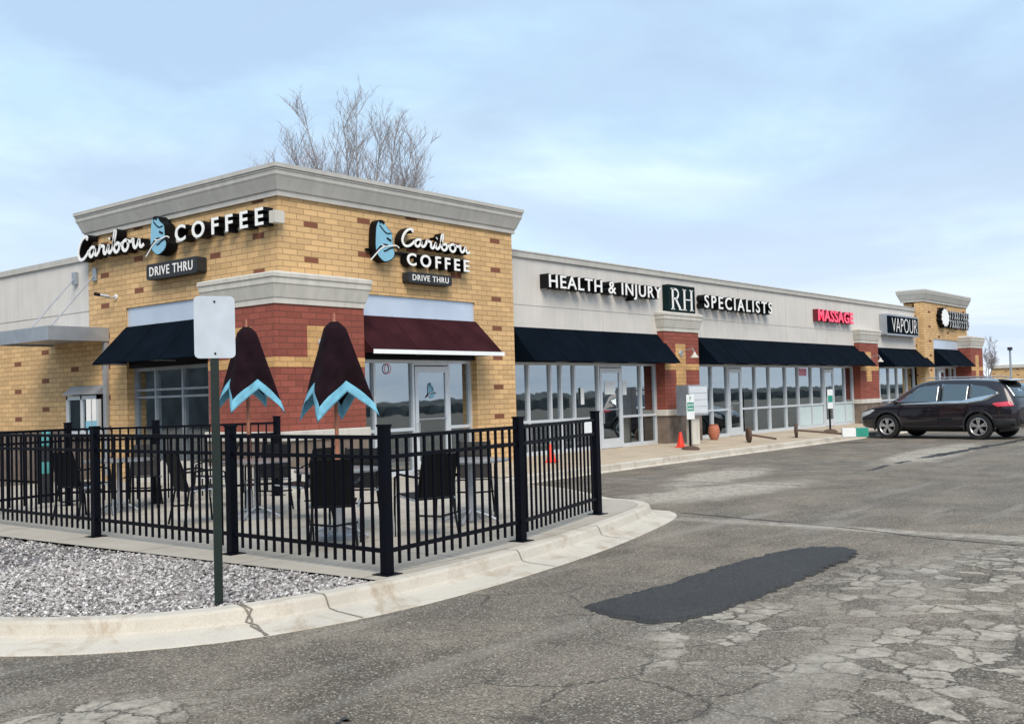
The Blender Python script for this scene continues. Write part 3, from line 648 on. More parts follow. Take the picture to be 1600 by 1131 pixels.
# script word drawn as strokes (unit: x-height ~ .5)
SCR = [[(.62, .88), (.66, 1.0), (.52, 1.06), (.30, .92), (.12, .62), (.06, .30), (.20, .08), (.42, .10), (.62, .26), (.74, .42)],
       [(1.10, .48), (.96, .56), (.78, .44), (.76, .20), (.90, .12), (1.04, .26), (1.12, .50), (1.10, .22), (1.20, .14), (1.34, .30)],
       [(1.34, .30), (1.44, .58), (1.46, .50), (1.60, .50), (1.66, .44), (1.62, .22), (1.72, .12), (1.86, .30), (1.94, .54), (1.90, .22), (2.00, .12), (2.14, .28)],
       [(2.14, .28), (2.34, .80), (2.36, 1.02), (2.28, .98), (2.22, .60), (2.24, .20), (2.40, .10), (2.56, .24), (2.54, .46), (2.42, .50), (2.34, .40)],
       [(2.58, .36), (2.72, .44)], [(2.96, .54), (2.78, .50), (2.70, .28), (2.82, .10), (3.00, .14), (3.08, .34), (2.98, .54), (3.06, .46), (3.24, .44)],
       [(3.24, .44), (3.36, .54), (3.34, .26), (3.44, .12), (3.58, .24), (3.68, .52), (3.68, .24), (3.78, .12), (3.92, .22)], [(1.97, .72), (2.0, .76)]]
def script(org, U, V, Nn, w_, h_, parent, depth=.16, wd=.085):
    sx_ = w_ / 3.95; sy = h_ / 1.06; k = MB(); wt = MB()
    for s_ in SCR:
        pts = smooth2([(x * sx_, y * sy) for x, y in s_], 2)
        lay(k, ribbon(pts, wd * 1.45 * sy), org, U, V, Nn, depth)
        lay(wt, ribbon(pts, wd * 1.1 * sy), Vector(org) + Vector(Nn) * (depth + .001), U, V, Nn, .012)
    k.build('letter_returns', M['black'], parent); wt.build('script_lettering', M['letter'], parent)
def letters(body, org, U, V, Nn, w_, h_, parent, depth=.16, face=None, back=None, bold=.012, space=1.15, rim=.012):
    k = MB(); lay(k, text_poly(body, w_ + rim, h_ + rim, bold + .02, space), Vector(org) - Vector(U) * rim / 2 - Vector(V) * rim / 2, U, V, Nn, depth); k.build('letter_returns', back or M['black'], parent)
    t = MB(); lay(t, text_poly(body, w_, h_, bold, space), Vector(org) + Vector(Nn) * (depth + .001), U, V, Nn, .012); t.build('lettering', face or M['letter'], parent)
def roundbox(w_, h_, r_):
    P = []
    for cx, cy, a0 in ((w_ - r_, r_, -90), (w_ - r_, h_ - r_, 0), (r_, h_ - r_, 90), (r_, r_, 180)):
        for k in range(5): t = R(a0 + k * 22.5); P.append((cx + r_ * math.cos(t), cy + r_ * math.sin(t)))
    return P, [tuple(range(len(P)))[::-1]]
# front coffee sign
t = thing('shop_sign', 'coffee shop sign with blue deer emblem on the tower front above the maroon awning', 'sign', (3.3, -.01, 4.3))
def off(o, p): return tuple(Vector(p) - Vector(o.location))
emblem(off(t, (1.93, -.02, 3.95)), FU, FV, FN, .62, .78, t, .17)
script(off(t, (2.68, -.02, 4.27)), FU, FV, FN, 1.95, .37, t, .17, .12)
letters('COFFEE', off(t, (2.83, -.02, 3.94)), FU, FV, FN, 1.76, .24, t, .17, bold=.02, space=1.5)
mb = MB(); mb.box(1.95, 4.6, -.05, -.0, 4.15, 4.20); mb.xf(Matrix.Translation(-t.location)); mb.build('raceway', M['black'], t)
t = thing('drive_thru_sign', 'small black drive thru sign box on the tower front under the coffee lettering', 'sign', (3.5, -.01, 3.7))
mb = MB(); lay(mb, roundbox(1.2, .20, .04), off(t, (2.88, -.01, 3.63)), FU, FV, FN, .17); mb.build('sign_box', M['plastic'], t)
mb = MB(); lay(mb, text_poly('DRIVE THRU', 1.0, .11, .006, 1.15), off(t, (2.98, -.182, 3.675)), FU, FV, FN, .006); mb.build('lettering', M['letter'], t)
t = thing('door_sticker', 'small round light blue deer sticker on the coffee shop door glass', 'sticker', (3.78, .155, 1.6))
emblem(off(t, (3.62, .157, 1.45)), FU, FV, FN, .24, .30, t, .001)
mb = MB(); lay(mb, ribbon([(.08 * math.cos(k * .5236), .09 * math.sin(k * .5236)) for k in range(13)], .022), (2.62, .176, 2.02), FU, FV, FN, .002)
tag(mb.build('ring_sticker', M['poster']), 'pink ring sticker high on the coffee shop window', 'sticker')
# side coffee sign
t = thing('shop_sign', 'long coffee shop sign with deer emblem in its middle, on the drive-thru side', 'sign', (-.01, 3, 4.5))
script(off(t, (-.03, 6.10, 4.38)), LU, LV, LN, 2.45, .50, t, .2, .12)
emblem(off(t, (-.03, 3.52, 4.22)), LU, LV, LN, .66, .74, t, .22)
letters('COFFEE', off(t, (-.03, 2.64, 4.40)), LU, LV, LN, 2.55, .30, t, .2, bold=.018, space=1.7)
mb = MB(); mb.box(-.04, -.0, -.15, 6.0, 4.44, 4.50); mb.box(-.2, 0, -.17, -.02, 4.42, 4.62); mb.xf(Matrix.Translation(-t.location)); mb.build('raceway', M['cap'], t)
t = thing('drive_thru_sign', 'black drive thru sign box on the side wall under the long coffee sign', 'sign', (-.01, 2.8, 3.9))
mb = MB(); lay(mb, roundbox(1.62, .29, .05), off(t, (-.01, 3.64, 3.80)), LU, LV, LN, .2); mb.build('sign_box', M['plastic'], t)
mb = MB(); lay(mb, text_poly('DRIVE THRU', 1.38, .17, .008, 1.15), off(t, (-.212, 3.53, 3.86)), LU, LV, LN, .006); mb.build('lettering', M['letter'], t)
# tenant signs
t = thing('shop_sign', 'white lettered sign HEALTH & INJURY SPECIALISTS with square RH box over the first pillar', 'sign', (13, .34, 4))
letters('HEALTH & INJURY', off(t, (7.62, .34, 3.77)), FU, FV, FN, 4.85, .39, t, .24, bold=.010, rim=.03)
letters('SPECIALISTS', off(t, (14.78, .34, 3.75)), FU, FV, FN, 4.3, .36, t, .24, bold=.010, space=1.35, rim=.03)
mb = MB(); lay(mb, roundbox(1.42, .76, .02), off(t, (12.94, .34, 3.53)), FU, FV, FN, .18); mb.build('sign_box', mat('dark_green_panel', (.003, .014, .016), .8, spec=.15), t)
mb = MB(); o2 = off(t, (13.03, .158, 3.63))
def st(pts, wd): lay(mb, ribbon(pts, wd), o2, FU, FV, FN, .014)
st([(.12, 0), (.12, .56)], .075); st([(.03, .008), (.21, .008)], .025); st([(.03, .552), (.21, .552)], .025)
st(smooth2([(.12, .545), (.34, .545), (.44, .42), (.34, .29), (.12, .29)], 2), .05); st([(.27, .29), (.50, .02)], .075); st([(.44, .008), (.60, .008)], .025)
for x in (.74, 1.12): st([(x, 0), (x, .56)], .075); st([(x - .09, .008), (x + .09, .008)], .025); st([(x - .09, .552), (x + .09, .552)], .025)
st([(.74, .29), (1.12, .29)], .03); mb.build('monogram', M['letter'], t)
t = thing('shop_sign', 'pink-red channel letters reading MASSAGE on the pale stucco wall', 'sign', (24.4, .34, 3.9))
letters('MASSAGE', off(t, (22.78, .34, 3.70)), FU, FV, FN, 3.15, .40, t, .18, M['pink'], mat('dark_red_return', (.13, .004, .012), .5), bold=.02, space=1.1)
t = thing('shop_sign', 'black VAPOUR sign box with outlined letters and silver border', 'sign', (31, .34, 3.8))
mb = MB(); lay(mb, roundbox(3.75, .82, .05), off(t, (29.1, .34, 3.40)), FU, FV, FN, .26); mb.build('sign_frame', M['galv'], t)
mb = MB(); lay(mb, roundbox(3.6, .68, .04), off(t, (29.17, .078, 3.47)), FU, FV, FN, .004); mb.build('sign_panel', M['navy'], t)
mb = MB(); lay(mb, text_poly('VAPOUR', 2.95, .56, -.018, 1.0), off(t, (29.7, .072, 3.53)), FU, FV, FN, .006); mb.build('lettering', M['letter'], t)
t = thing('shop_sign', 'round pale sunburst emblem beside two rows of grey letters on the far tower', 'sign', (36.5, -.01, 4.2))
P = []
for k in range(24): a_ = k / 24 * 6.283; q = .56 if k % 2 else .47; P.append((.6 + q * 1.1 * math.cos(a_), .45 + q * .8 * math.sin(a_)))
mb = MB(); lay(mb, (P, [tuple(range(24))[::-1]]), off(t, (34.95, -.01, 3.85)), FU, FV, FN, .2); mb.build('emblem_box', M['black'], t)
mb = MB(); lay(mb, ([((x - .6) * .9 + .6, (y - .45) * .9 + .45) for x, y in P], [tuple(range(24))[::-1]]), off(t, (34.95, -.212, 3.85)), FU, FV, FN, .01); mb.build('emblem_face', M['letter'], t)
# two unreadable rows: short upright strokes, no words
mb = MB(); kb = MB(); random.seed(3)
for row, z in ((0, 4.28), (1, 3.9)):
    x = 36.25
    while x < 39.2:
        for p_ in ([(0, 0), (.12, .15), (0, .3)], [(0, .3), (.2, .3)], [(.2, 0), (.12, .3)])[:random.randint(2, 3)]:
            lay(mb, ribbon(p_, .06), off(t, (x, -.192, z)), FU, FV, FN, .01); lay(kb, ribbon(p_, .09), off(t, (x, -.01, z)), FU, FV, FN, .18)
        x += .34
kb.build('letter_returns', M['black'], t); mb.build('lettering', mat('grey_acrylic', (.42, .43, .44), .4), t)

# ---------------------------------------------------------------- wall fittings
def wall_lamp(x, y, z, label, out=.42):
    t = thing('wall_lamp', label, 'wall lamp', (x, y, z), 0, 'gooseneck lamps on the brick pillars')
    MB().lathe([(.03, -.03), (.075, -.03), (.085, -.012), (.085, 0)], 18, axis='y').build('wall_plate', M['galv'], t)
    MB().tube([(0, -.02, 0), (0, -.18, .09), (0, -.36, .12), (0, -out + .04, .09), (0, -out, 0)], .011, 8).build('arm', M['galv'], t)
    MB().lathe([(.025, .02), (.04, -.02), (.05, -.05), (.095, -.09), (.11, -.13), (.10, -.13), (.08, -.09), (.03, -.05)], 20, (0, -out, 0)).build('lamp_shade', M['cap'], t, smooth=True)
    return t
wall_lamp(13.45, .145, 2.46, 'white gooseneck lamp on the first red brick pillar, beside the RH sign'); wall_lamp(27.3, .145, 2.46, 'white gooseneck lamp on the second red brick pillar, left of the car')
wall_lamp(.46, -.505, 2.42, 'gooseneck lamp on the corner tower pillar, behind the closed umbrella', .3)
t = thing('security_camera', 'small white and black security camera on the drive-thru side brickwork', 'camera', (0, 5.05, 3.62))
MB().lathe([(.05, -.03), (.05, 0)], 14, axis='x').build('mount', M['white'], t)
MB().tube([(-.02, 0, 0), (-.12, .02, -.03), (-.2, .05, .0)], .016, 8).build('arm', M['galv'], t)
MB().tube([(-.16, .0, .0), (-.30, .08, .03)], .028, 12).build('housing', M['galv'], t)
MB().tube([(-.30, .08, .03), (-.40, .13, .05)], .034, 12).build('lens_hood', M['black'], t)

# ---------------------------------------------------------------- fences
def fence(pts, name_label, z0s=0, h=1.22, closed=False):
    t = thing('metal_fence', name_label, 'fence', (*pts[0], z0s))
    o = Vector(pts[0])
    for p in pts:
        x, y = p[0] - o.x, p[1] - o.y
        MB().box(x - .04, x + .04, y - .04, y + .04, 0.008, h).box(x - .09, x + .09, y - .09, y + .09, -.003, .008).box(x - .047, x + .047, y - .047, y + .047, h, h + .018).build('post', M['fence'], t)
    for a, b in zip(pts[:-1], pts[1:]):
        a = Vector(a) - o; b = Vector(b) - o; d = b - a; L_ = d.length; ang = math.atan2(d.y, d.x); mb = MB(); e0 = .042; e1 = L_ - .042
        for zz in (1.13, .965, .19): mb.box(e0, e1, -.017, .017, zz - .016, zz + .018)
        k = max(2, int(round((e1 - e0) / .122)))
        for i in range(1, k):
            x = e0 + (e1 - e0) * i / k; mb.box(x - .0105, x + .0105, -.0105, .0105, .07, 1.125)
        mb.xf(Matrix.Translation((a.x, a.y, 0)) @ Matrix.Rotation(ang, 4, 'Z')); mb.build('railing', M['fence'], t)
    return t
f1 = fence([(-.66, -6.74), (-2.91, -7.36), (-4.99, -7.6), (-4.92, -5.4), (-4.88, -2.82), (-4.85, .6)], 'black metal picket fence around the patio, nearest the kerb')
f2 = fence([(-4.72, .78), (-3.1, 1.15), (-2.3, .07), (-.68, -.72)], 'black metal fence at the back of the patio, beside the tower pillar')
t = MB().box(-1.06, -.9, -6.86, -6.852, .985, 1.115).xf(Matrix.Identity(4)); o = t.build('notice_plate', M['white'], bevel=.01); tag(o, 'small white notice plate near the right end of the patio fence', 'notice')

# ---------------------------------------------------------------- umbrellas, tables, chairs
def umbrella(x, y, label, rz=0, seed=1):
    random.seed(seed); t = thing('patio_umbrella', label, 'umbrella', (x, y, 0), rz, 'closed patio umbrellas')
    MB().tube([(0, 0, .05), (0, 0, 1.5)], .022, 12).build('pole', M['wood'], t)
    MB().lathe([(.24, 0), (.24, .045), (.2, .06), (.045, .07), (.04, .34), (.028, .35)], 24).build('base', M['galv'], t, smooth=True)
    NB = 4; K = 12; nseg = NB * K; rows = 26; vs = []; fs = []; ms = []
    tips = [random.uniform(-.06, .06) for _ in range(NB)]; rad = [random.uniform(.9, 1.12) for _ in range(NB)]; va = [random.uniform(.10, .17) for _ in range(NB)]
    off_ = [random.uniform(-.12, .12) for _ in range(NB)]
    for r_ in range(rows + 1):
        q = r_ / rows
        for k in range(nseg):
            b = k / K; i = int(b) % NB; j = (i + 1) % NB; fr = b - int(b)
            # ribs carry the cloth out; it folds back in a sharp crease between them
            a0 = (i + off_[i]) * math.pi / 2; a1 = (i + 1 + off_[j]) * math.pi / 2; am = (a0 + a1) / 2 + .25 * math.sin(i * 2.1)
            top = .045 + min(q / .07, 1) * .055
            rr0 = top + .35 * rad[i] * q; rr1 = top + .35 * rad[j] * q; rm = top * .95 + va[i] * q
            A = Vector((rr0 * math.cos(a0), rr0 * math.sin(a0))); Bv = Vector((rr1 * math.cos(a1), rr1 * math.sin(a1))); Mv = Vector((rm * math.cos(am), rm * math.sin(am)))
            t2 = fr * 2
            p = A.lerp(Mv, t2) if t2 < 1 else Mv.lerp(Bv, t2 - 1)
            bul = math.sin(math.pi * (t2 % 1)) * q; n2 = p.normalized() if p.length else p
            p = p + n2 * bul * (.020 + .014 * math.sin(13 * q + i * 2 + 5 * fr) + .008 * math.sin(29 * q + 11 * fr))
            e = min(t2, 2 - t2); zb = 1.27 + tips[i] * (1 - fr) + tips[j] * fr + .30 * e ** .9
            vs.append((p.x, p.y, 2.28 * (1 - q) + zb * q))
    for r_ in range(rows):
        for k in range(nseg):
            fs.append((r_ * nseg + k, r_ * nseg + (k + 1) % nseg, (r_ + 1) * nseg + (k + 1) % nseg, (r_ + 1) * nseg + k)); ms.append(1 if r_ >= rows - 4 else 0)
    mb = MB(); mb.v = vs; mb.f = fs; mb.m = ms; mb.f.append(tuple(range(nseg))[::-1]); mb.m.append(0)
    c = mb.build('canopy', [M['umb'], M['bluecloth']], t, smooth=True, recalc=False)
    sm = c.modifiers.new('thick', 'SOLIDIFY'); sm.thickness = .006
    MB().lathe([(.02, 2.26), (.022, 2.29), (.01, 2.32), (.018, 2.35), (.006, 2.38)], 12).build('finial', M['wood'], t, smooth=True)
    MB().lathe([(.018, -.004), (.018, .004)], 12, (-.10, -.10, 2.10), 'x').build('grommet', M['letter'], t)
    return t
umbrella(-3.63, -5.47, 'closed brown umbrella with light blue edge, the nearer and larger one', R(122), 4)
umbrella(-2.92, -3.0, 'closed brown umbrella with light blue edge, half hidden behind the blank sign', R(118), 9).scale = (1.0, 1.0, 1.055)
def table():
    t = thing('patio_table', 'round metal patio table', 'table', (0, 0, 0))
    mb = MB(); mb.lathe([(.44, .70), (.455, .705), (.455, .725), (.44, .73)], 32); mb.build('table_top', M['steel'], t, smooth=True)
    mb = MB(); mb.tube([(0, 0, .03), (0, 0, .70)], .03, 10); mb.build('pedestal', M['galv'], t)
    for k in range(4):
        a = k * math.pi / 2 + .4; MB().tube([(.03 * math.cos(a), .03 * math.sin(a), .14), (.2 * math.cos(a), .2 * math.sin(a), .09), (.34 * math.cos(a), .34 * math.sin(a), .02)], .016, 8).build('leg', M['galv'], t)
    return t
def chair():
    t = thing('patio_chair', 'black mesh patio armchair', 'chair', (0, 0, 0))
    mb = MB(); vs = []; n = 7
    # seat and sling back as slightly curved panels (front = +x)
    mb.prism([(-.22, -.20, .42), (.24, -.21, .455), (.25, -.21, .44), (-.22, -.20, .405)], (0, .41, 0)); mb.build('seat', M['black'], t)
    mb = MB(); P = [(-.22, .43), (-.26, .56), (-.30, .72), (-.355, .88), (-.37, .88), (-.32, .72), (-.278, .56), (-.24, .43)]
    mb.prism([(a, -.185, z) for a, z in P], (0, .37, 0)); mb.build('backrest', M['black'], t)
    for s in (-1, 1):
        MB().tube([(.27, s * .24, 0), (.25, s * .245, .3), (.22, s * .25, .62), (.1, s * .25, .66), (-.12, s * .24, .65), (-.29, s * .20, .64)], .013, 8).build('armrest', M['black'], t)
        MB().tube([(-.30, s * .23, 0), (-.25, s * .21, .25), (-.22, s * .20, .42), (-.30, s * .195, .70), (-.365, s * .19, .89)], .013, 8).build('rear_leg', M['black'], t)
        MB().tube([(.27, s * .25, .0), (.24, s * .24, .44), (-.22, s * .235, .41)], .012, 8).build('side_rail', M['galv'], t)
    MB().tube([(-.24, -.235, .26), (-.33, 0, .24), (-.24, .235, .26)], .011, 8).build('stretcher', M['black'], t)
    return t
T0 = table(); first = True
for (x, y, lb) in ((-3.63, -5.47, 'round metal table under the nearer closed umbrella'), (-2.86, -3.06, 'round metal table under the farther closed umbrella'), (-2.0, -5.9, 'round metal table behind the chair right of the fence corner'), (-3.3, -.6, 'round metal table near the far left fence corner')):
    o = T0 if first else copy_tree(T0); first = False; o.location = (x, y, 0.001); o['label'] = lb; o['group'] = 'round patio tables'
C0 = chair(); first = True
CH = [(-4.10, -5.95, 45, 'black chair with its back to the fence, left of the nearer umbrella pole'), (-3.14, -6.28, 70, 'black chair right of the fence corner post, back to the kerb'),
      (-3.55, -2.85, -10, 'black chair with its back to the fence, left of the blank sign post'), (-3.9, -.75, 15, 'black chair by the left fence post, farthest left'),
      (-2.95, -5.0, 215, 'black chair facing the camera across the nearer umbrella table'), (-2.3, -2.6, 215, 'black chair behind the farther umbrella table'),
      (-2.7, -3.75, 100, 'black chair right of the farther umbrella pole'), (-1.35, -5.4, 220, 'black chair beyond the table right of the fence corner'), (-2.7, -.2, 230, 'black chair beyond the far left table'), (-2.3, -1.3, 150, 'black chair between the two farther tables')]
for x, y, a, lb in CH:
    o = C0 if first else copy_tree(C0); first = False; o.location = (x, y, .001); o.rotation_euler = (0, 0, R(a)); o['label'] = lb; o['group'] = 'patio chairs'
t = thing('litter_bin', 'slim dark bin with a round teal lid at the left end of the patio', 'bin', (-3.0, 2.0, 0)); t.scale = (.42, .42, 1)
MB().lathe([(.2, 0), (.22, .02), (.22, .85), (.23, .88)], 20).build('body', M['plastic'], t, smooth=True)
MB().lathe([(.235, .88), (.235, .92), (.2, 1.02), (.13, 1.1), (.05, 1.13)], 20).build('lid', M['teal'], t, smooth=True)
MB().lathe([(.226, .45), (.228, .46), (.228, .62), (.226, .63)], 20).build('band', M['teal'], t, smooth=True)
t = thing('banner_stand', 'white and blue pennant on a thin pole near the drive-thru window', 'banner', (-1.5, 3.36, 0))
MB().tube([(0, 0, 0), (0, 0, 1.62)], .012, 8).build('pole', M['galv'], t)
MB().lathe([(.16, 0), (.16, .03), (.02, .05)], 16).build('base', M['plastic'], t)
MB().box(-.09, .09, -.006, .006, 1.22, 1.6).build('flag', M['white'], t); MB().box(-.10, .10, -.008, .008, 1.02, 1.219).build('flag_foot', M['blue'], t)

# ---------------------------------------------------------------- blank sign by the gravel
t = thing('sign_post', 'blank white sign on a dark green steel post standing in the gravel', 'sign', (-6.49, -7.40, -.05))
ang = math.atan2(-6.5, -4.6); t.rotation_euler = (0, 0, ang + R(8)); 
mb = MB(); mb.prism([(0.012, -.03, 0), (-.012, -.03, 0), (-.012, -.016, 0), (-.030, -.012, 0), (-.030, .012, 0), (-.012, .016, 0), (-.012, .03, 0), (.012, .03, 0)], (0, 0, 2.22)); mb.build('post', M['post'], t, bevel=.002)
mb = MB(); rb = roundbox(.292, .455, .035); lay(mb, rb, (.014, -.142, 1.83), (0, 1, 0), (0, 0, 1), (1, 0, 0), .004)
mb.build('sign_plate', mat('blank_sign_face', (.50, .56, .63), .45, var=.10, scale=5), t)
for zz in (1.865, 2.245): MB().lathe([(.008, .018), (.008, .024), (.004, .027)], 10, (0, 0.004, zz), 'x').build('bolt', M['plastic'], t)
mb = MB(); mb.box(-.05, -.012, .035, .05, .0, 1.9); 

# ---------------------------------------------------------------- pavement objects
def cone(x, y, z, lb):
    t = thing('traffic_cone', lb, 'cone', (x, y, z), .3, 'orange traffic cones on the sidewalk')
    MB().box(-.13, .13, -.13, .13, 0, .025).build('foot', M['orange'], t, bevel=.01)
    MB().lathe([(.10, .026), (.035, .36), (.02, .38)], 20).build('cone', M['orange'], t, smooth=True)
cone(11.75, -.75, .06, 'orange cone in front of the first red pillar'); cone(6.25, -.85, .055, 'orange cone seen through the right end of the patio fence')
def wtext(t, s_, w_, h_, org, m_=None):
    mb = MB(); lay(mb, text_poly(s_, w_, h_, .005), org, (0, 1, 0), (0, 0, 1), (1, 0, 0), .002); mb.build('lettering', m_ or M['letter'], t)
def stand(x, y, z, lb, rz, dark=False):
    t = thing('parking_sign', lb, 'sign', (x, y, z), rz)
    MB().lathe([(.22, 0), (.22, .03), (.17, .07), (.05, .1)], 24).build('base', M['rust'], t, smooth=True)
    MB().tube([(0, 0, .09), (0, 0, 1.35)], .03, 10).build('pole', M['black'], t)
    MB().box(.032, .040, -.15, .15, .74, 1.34).build('sign_plate', M['white'], t)
    MB().box(.041, .043, -.13, .13, .94, 1.15).build('green_band', M['green'], t)
    return t
t = stand(11.35, -1.25, .025, 'white and green parking sign on a black pole with round base, before the mailbox', R(-98))
wtext(t, 'RESERVED', .22, .05, (.044, -.11, 1.06)); wtext(t, 'PARKING', .20, .05, (.044, -.10, .97)); wtext(t, 'P', .06, .10, (.041, -.03, 1.19), M['green'])
t = stand(20.6, -1.0, .04, 'parking sign on a black pole standing by the far shop door', R(-100))
def fallen(x, y, z, rz, L_, lb, head):
    t = thing('toppled_sign', lb, 'sign', (x, y, z), rz, 'toppled parking sign stands')
    MB().lathe([(.05, -.0), (.19, .02), (.21, .05), (.21, .09), (.05, .1)], 20, (0, 0, .21), 'x').build('base', M['rust'], t, smooth=True)
    MB().tube([(.09, 0, .21), (L_, 0, .08)], .028, 10).build('pole', M['rust'], t)
    if head:
        MB().box(L_ - .05, L_ + .32, -.25, .02, .0, .24).build('sign_box', M['white'], t, bevel=.01)
        MB().box(L_ + .322, L_ + .66, -.25, .02, .0, .25).build('green_sign', M['green'], t, bevel=.01); wtext(t, '', .1, .1, (0, 0, 0)) if False else None
    return t
fallen(14.55, -1.15, .03, R(-48), .8, 'rusty toppled sign stand lying on the walk, no sign on it', False)
fallen(17.35, -1.25, .03, R(-62), 1.35, 'toppled sign stand with white and green sign lying at the kerb', True)
t = thing('mailbox_unit', 'grey cluster mailbox on a pedestal in front of the first red pillar', 'mailbox', (12.75, -.55, .08), R(-22))
MB().box(-.32, .32, -.25, .25, .74, 1.52).build('cabinet', M['galv'], t, bevel=.012); MB().box(-.12, .12, -.12, .12, 0, .74).build('pedestal', M['cap'], t)
MB().box(-.29, .29, -.262, -.251, .78, 1.48).build('door_panel', M['alu'], t, bevel=.004)
for k in range(4): MB().box(-.28, .28, -.266, -.2621, .80 + k * .17, .805 + k * .17).build('door_seam', M['plastic'], t)
t = thing('clay_pot', 'round terracotta pot beside the mailbox pedestal', 'pot', (14.7, -.1, .09)); t.scale = (.6, .6, .9)
MB().lathe([(.13, 0), (.23, .1), (.27, .24), (.24, .38), (.19, .45), (.21, .48), (.17, .48), (.15, .40)], 24).build('bowl', M['terra'], t, smooth=True)
t = thing('wall_hydrant', 'dark stepped planter block against the base of the first red pillar', 'planter', (12.15, -.15, .09)) if False else None

# ---------------------------------------------------------------- the parked car
def car(lx, ly, z, ang, sc):
    t = thing('parked_car', 'dark plum compact SUV parked nose-in by the shops', 'car', (lx, ly, z), ang)
    ST = [(-2.33, .60, .48, .84, .50, .92), (-2.30, .74, .40, .90, .60, 1.02), (-2.20, .83, .34, .98, .66, 1.16), (-2.02, .88, .30, 1.03, .66, 1.42), (-1.86, .90, .29, 1.05, .65, 1.575), (-1.5, .915, .28, 1.05, .64, 1.62), (-.9, .915, .26, 1.02, .64, 1.65), (-.2, .905, .25, .99, .64, 1.66), (.3, .905, .25, .97, .62, 1.63), (.62, .905, .25, .96, .61, 1.53), (.95, .91, .25, .955, .64, 1.31), (1.25, .915, .26, .95, .68, 1.09), (1.5, .91, .27, .93, .66, 1.01), (1.85, .89, .28, .87, .62, .94), (2.1, .84, .30, .80, .58, .85), (2.25, .74, .33, .72, .5, .75), (2.31, .58, .40, .64, .4, .66)]
    vs = []; fs = []; k = 0
    for x, w_, zb, zl, wr, zr in ST:
        zm = (zb + zl) / 2; hood = x > 1.2 or x < -2.15
        half = [(w_ * .90, zb), (w_ * .985, zb + .12), (w_, zm), (w_ * .985, zl - .06), (w_ * .95, zl), (wr + .02 if not hood else w_ * .86, zr - .07 if not hood else zl + (zr - zl) * .45), (wr * .9, zr - .015), (wr * .5, zr + .012), (0, zr + .02)]
        row = [(x, y, zz) for y, zz in half] + [(x, -y, zz) for y, zz in half[-2::-1]]
        row += [(x, -w_ * .5, zb - .02), (x, w_ * .5, zb - .02)]
        k = len(row); vs += row
    for i in range(len(ST) - 1):
        for j in range(k): fs.append((i * k + j, i * k + (j + 1) % k, (i + 1) * k + (j + 1) % k, (i + 1) * k + j))
    fs += [tuple(range(k)), tuple(range((len(ST) - 1) * k, len(ST) * k))[::-1]]
    mb = MB(); mb.v = [tuple(c * sc for c in v) for v in vs]; mb.f = fs; mb.m = [0] * len(fs)
    body = mb.build('body', M['car'], None, smooth=True)
    body.modifiers.new('s', 'SUBSURF').render_levels = 2; body.modifiers['s'].levels = 2
    cut = MB()
    for ax in (-1.33, 1.33): cut.lathe([(.405 * sc, -1.2 * sc), (.405 * sc, 1.2 * sc)], 40, (ax * sc, 0, .35 * sc), 'y')
    co = cut.build('cutter', M['black']); bo = body.modifiers.new('b', 'BOOLEAN'); bo.operation = 'DIFFERENCE'; bo.object = co; bo.solver = 'EXACT'
    bpy.context.view_layer.update(); me = bpy.data.meshes.new_from_object(body.evaluated_get(bpy.context.evaluated_depsgraph_get()))
    bpy.data.objects.remove(co); bpy.data.objects.remove(body)
    me.name = 'body'; me.materials.clear(); me.materials.append(M['car']); body = bpy.data.objects.new('body', me); COL.objects.link(body); body.parent = t
    me.polygons.foreach_set('use_smooth', [True] * len(me.polygons)); me.set_sharp_from_angle(angle=R(35))
    from mathutils.bvhtree import BVHTree
    bv = BVHTree.FromPolygons([v.co for v in me.vertices], [tuple(p.vertices) for p in me.polygons])
    def side(pts, s, name, m_, offm=.010, sub=6, parent=t, th=.006):
        """panel that hugs the body side: (x,z) outline projected onto the surface"""
        P = [Vector((x * sc, z * sc)) for x, z in pts]; out = []
        c = sum(P, Vector((0, 0))) / len(P); ring_ = []
        for i in range(len(P)):
            for q in range(sub): ring_.append(P[i].lerp(P[(i + 1) % len(P)], q / sub))
        n = len(ring_); V_ = []
        for lv in (1, .8, .55, .3):
            for p in ring_:
                q = c.lerp(p, lv); h = bv.ray_cast(Vector((q.x, s * 3, q.y)), Vector((0, -s, 0)))[0]; V_.append((q.x, (h.y if h else s * .8 * sc) + s * offm, q.y))
        h = bv.ray_cast(Vector((c.x, s * 3, c.y)), Vector((0, -s, 0)))[0]; V_.append((c.x, h.y + s * offm, c.y))
        F_ = []
        for l in range(3):
            for i in range(n): F_.append((l * n + i, l * n + (i + 1) % n, (l + 1) * n + (i + 1) % n, (l + 1) * n + i))
        for i in range(n): F_.append((3 * n + i, 3 * n + (i + 1) % n, 4 * n))
        o = MB().add(V_, F_).build(name, m_, parent, smooth=True)
        so_ = o.modifiers.new('t', 'SOLIDIFY'); so_.thickness = th; so_.offset = 0; return o
    for s in (1, -1):
        side([(1.08, 1.0), (.82, 1.18), (.42, 1.43), (.15, 1.50), (-.18, 1.52), (-.18, .99)], s, 'side_window', M['carglass'])
        side([(-.26, .99), (-.26, 1.52), (-1.02, 1.50), (-1.02, 1.02)], s, 'side_window', M['carglass'])
        side([(-1.08, 1.025), (-1.08, 1.49), (-1.5, 1.43), (-1.86, 1.26), (-1.55, 1.10)], s, 'side_window', M['carglass'])
        # chrome strip under the glass
        side([(1.12, .965), (1.12, .985), (-1.05, 1.0), (-1.55, 1.075), (-1.9, 1.25), (-1.87, 1.22), (-1.55, 1.055), (-1.05, .98)], s, 'trim_strip', M['chrome'], .012, 8)
        side([(-.20, .30), (-.20, .965), (-.212, .965), (-.212, .30)], s, 'door_seam', M['black'], .003, 10)
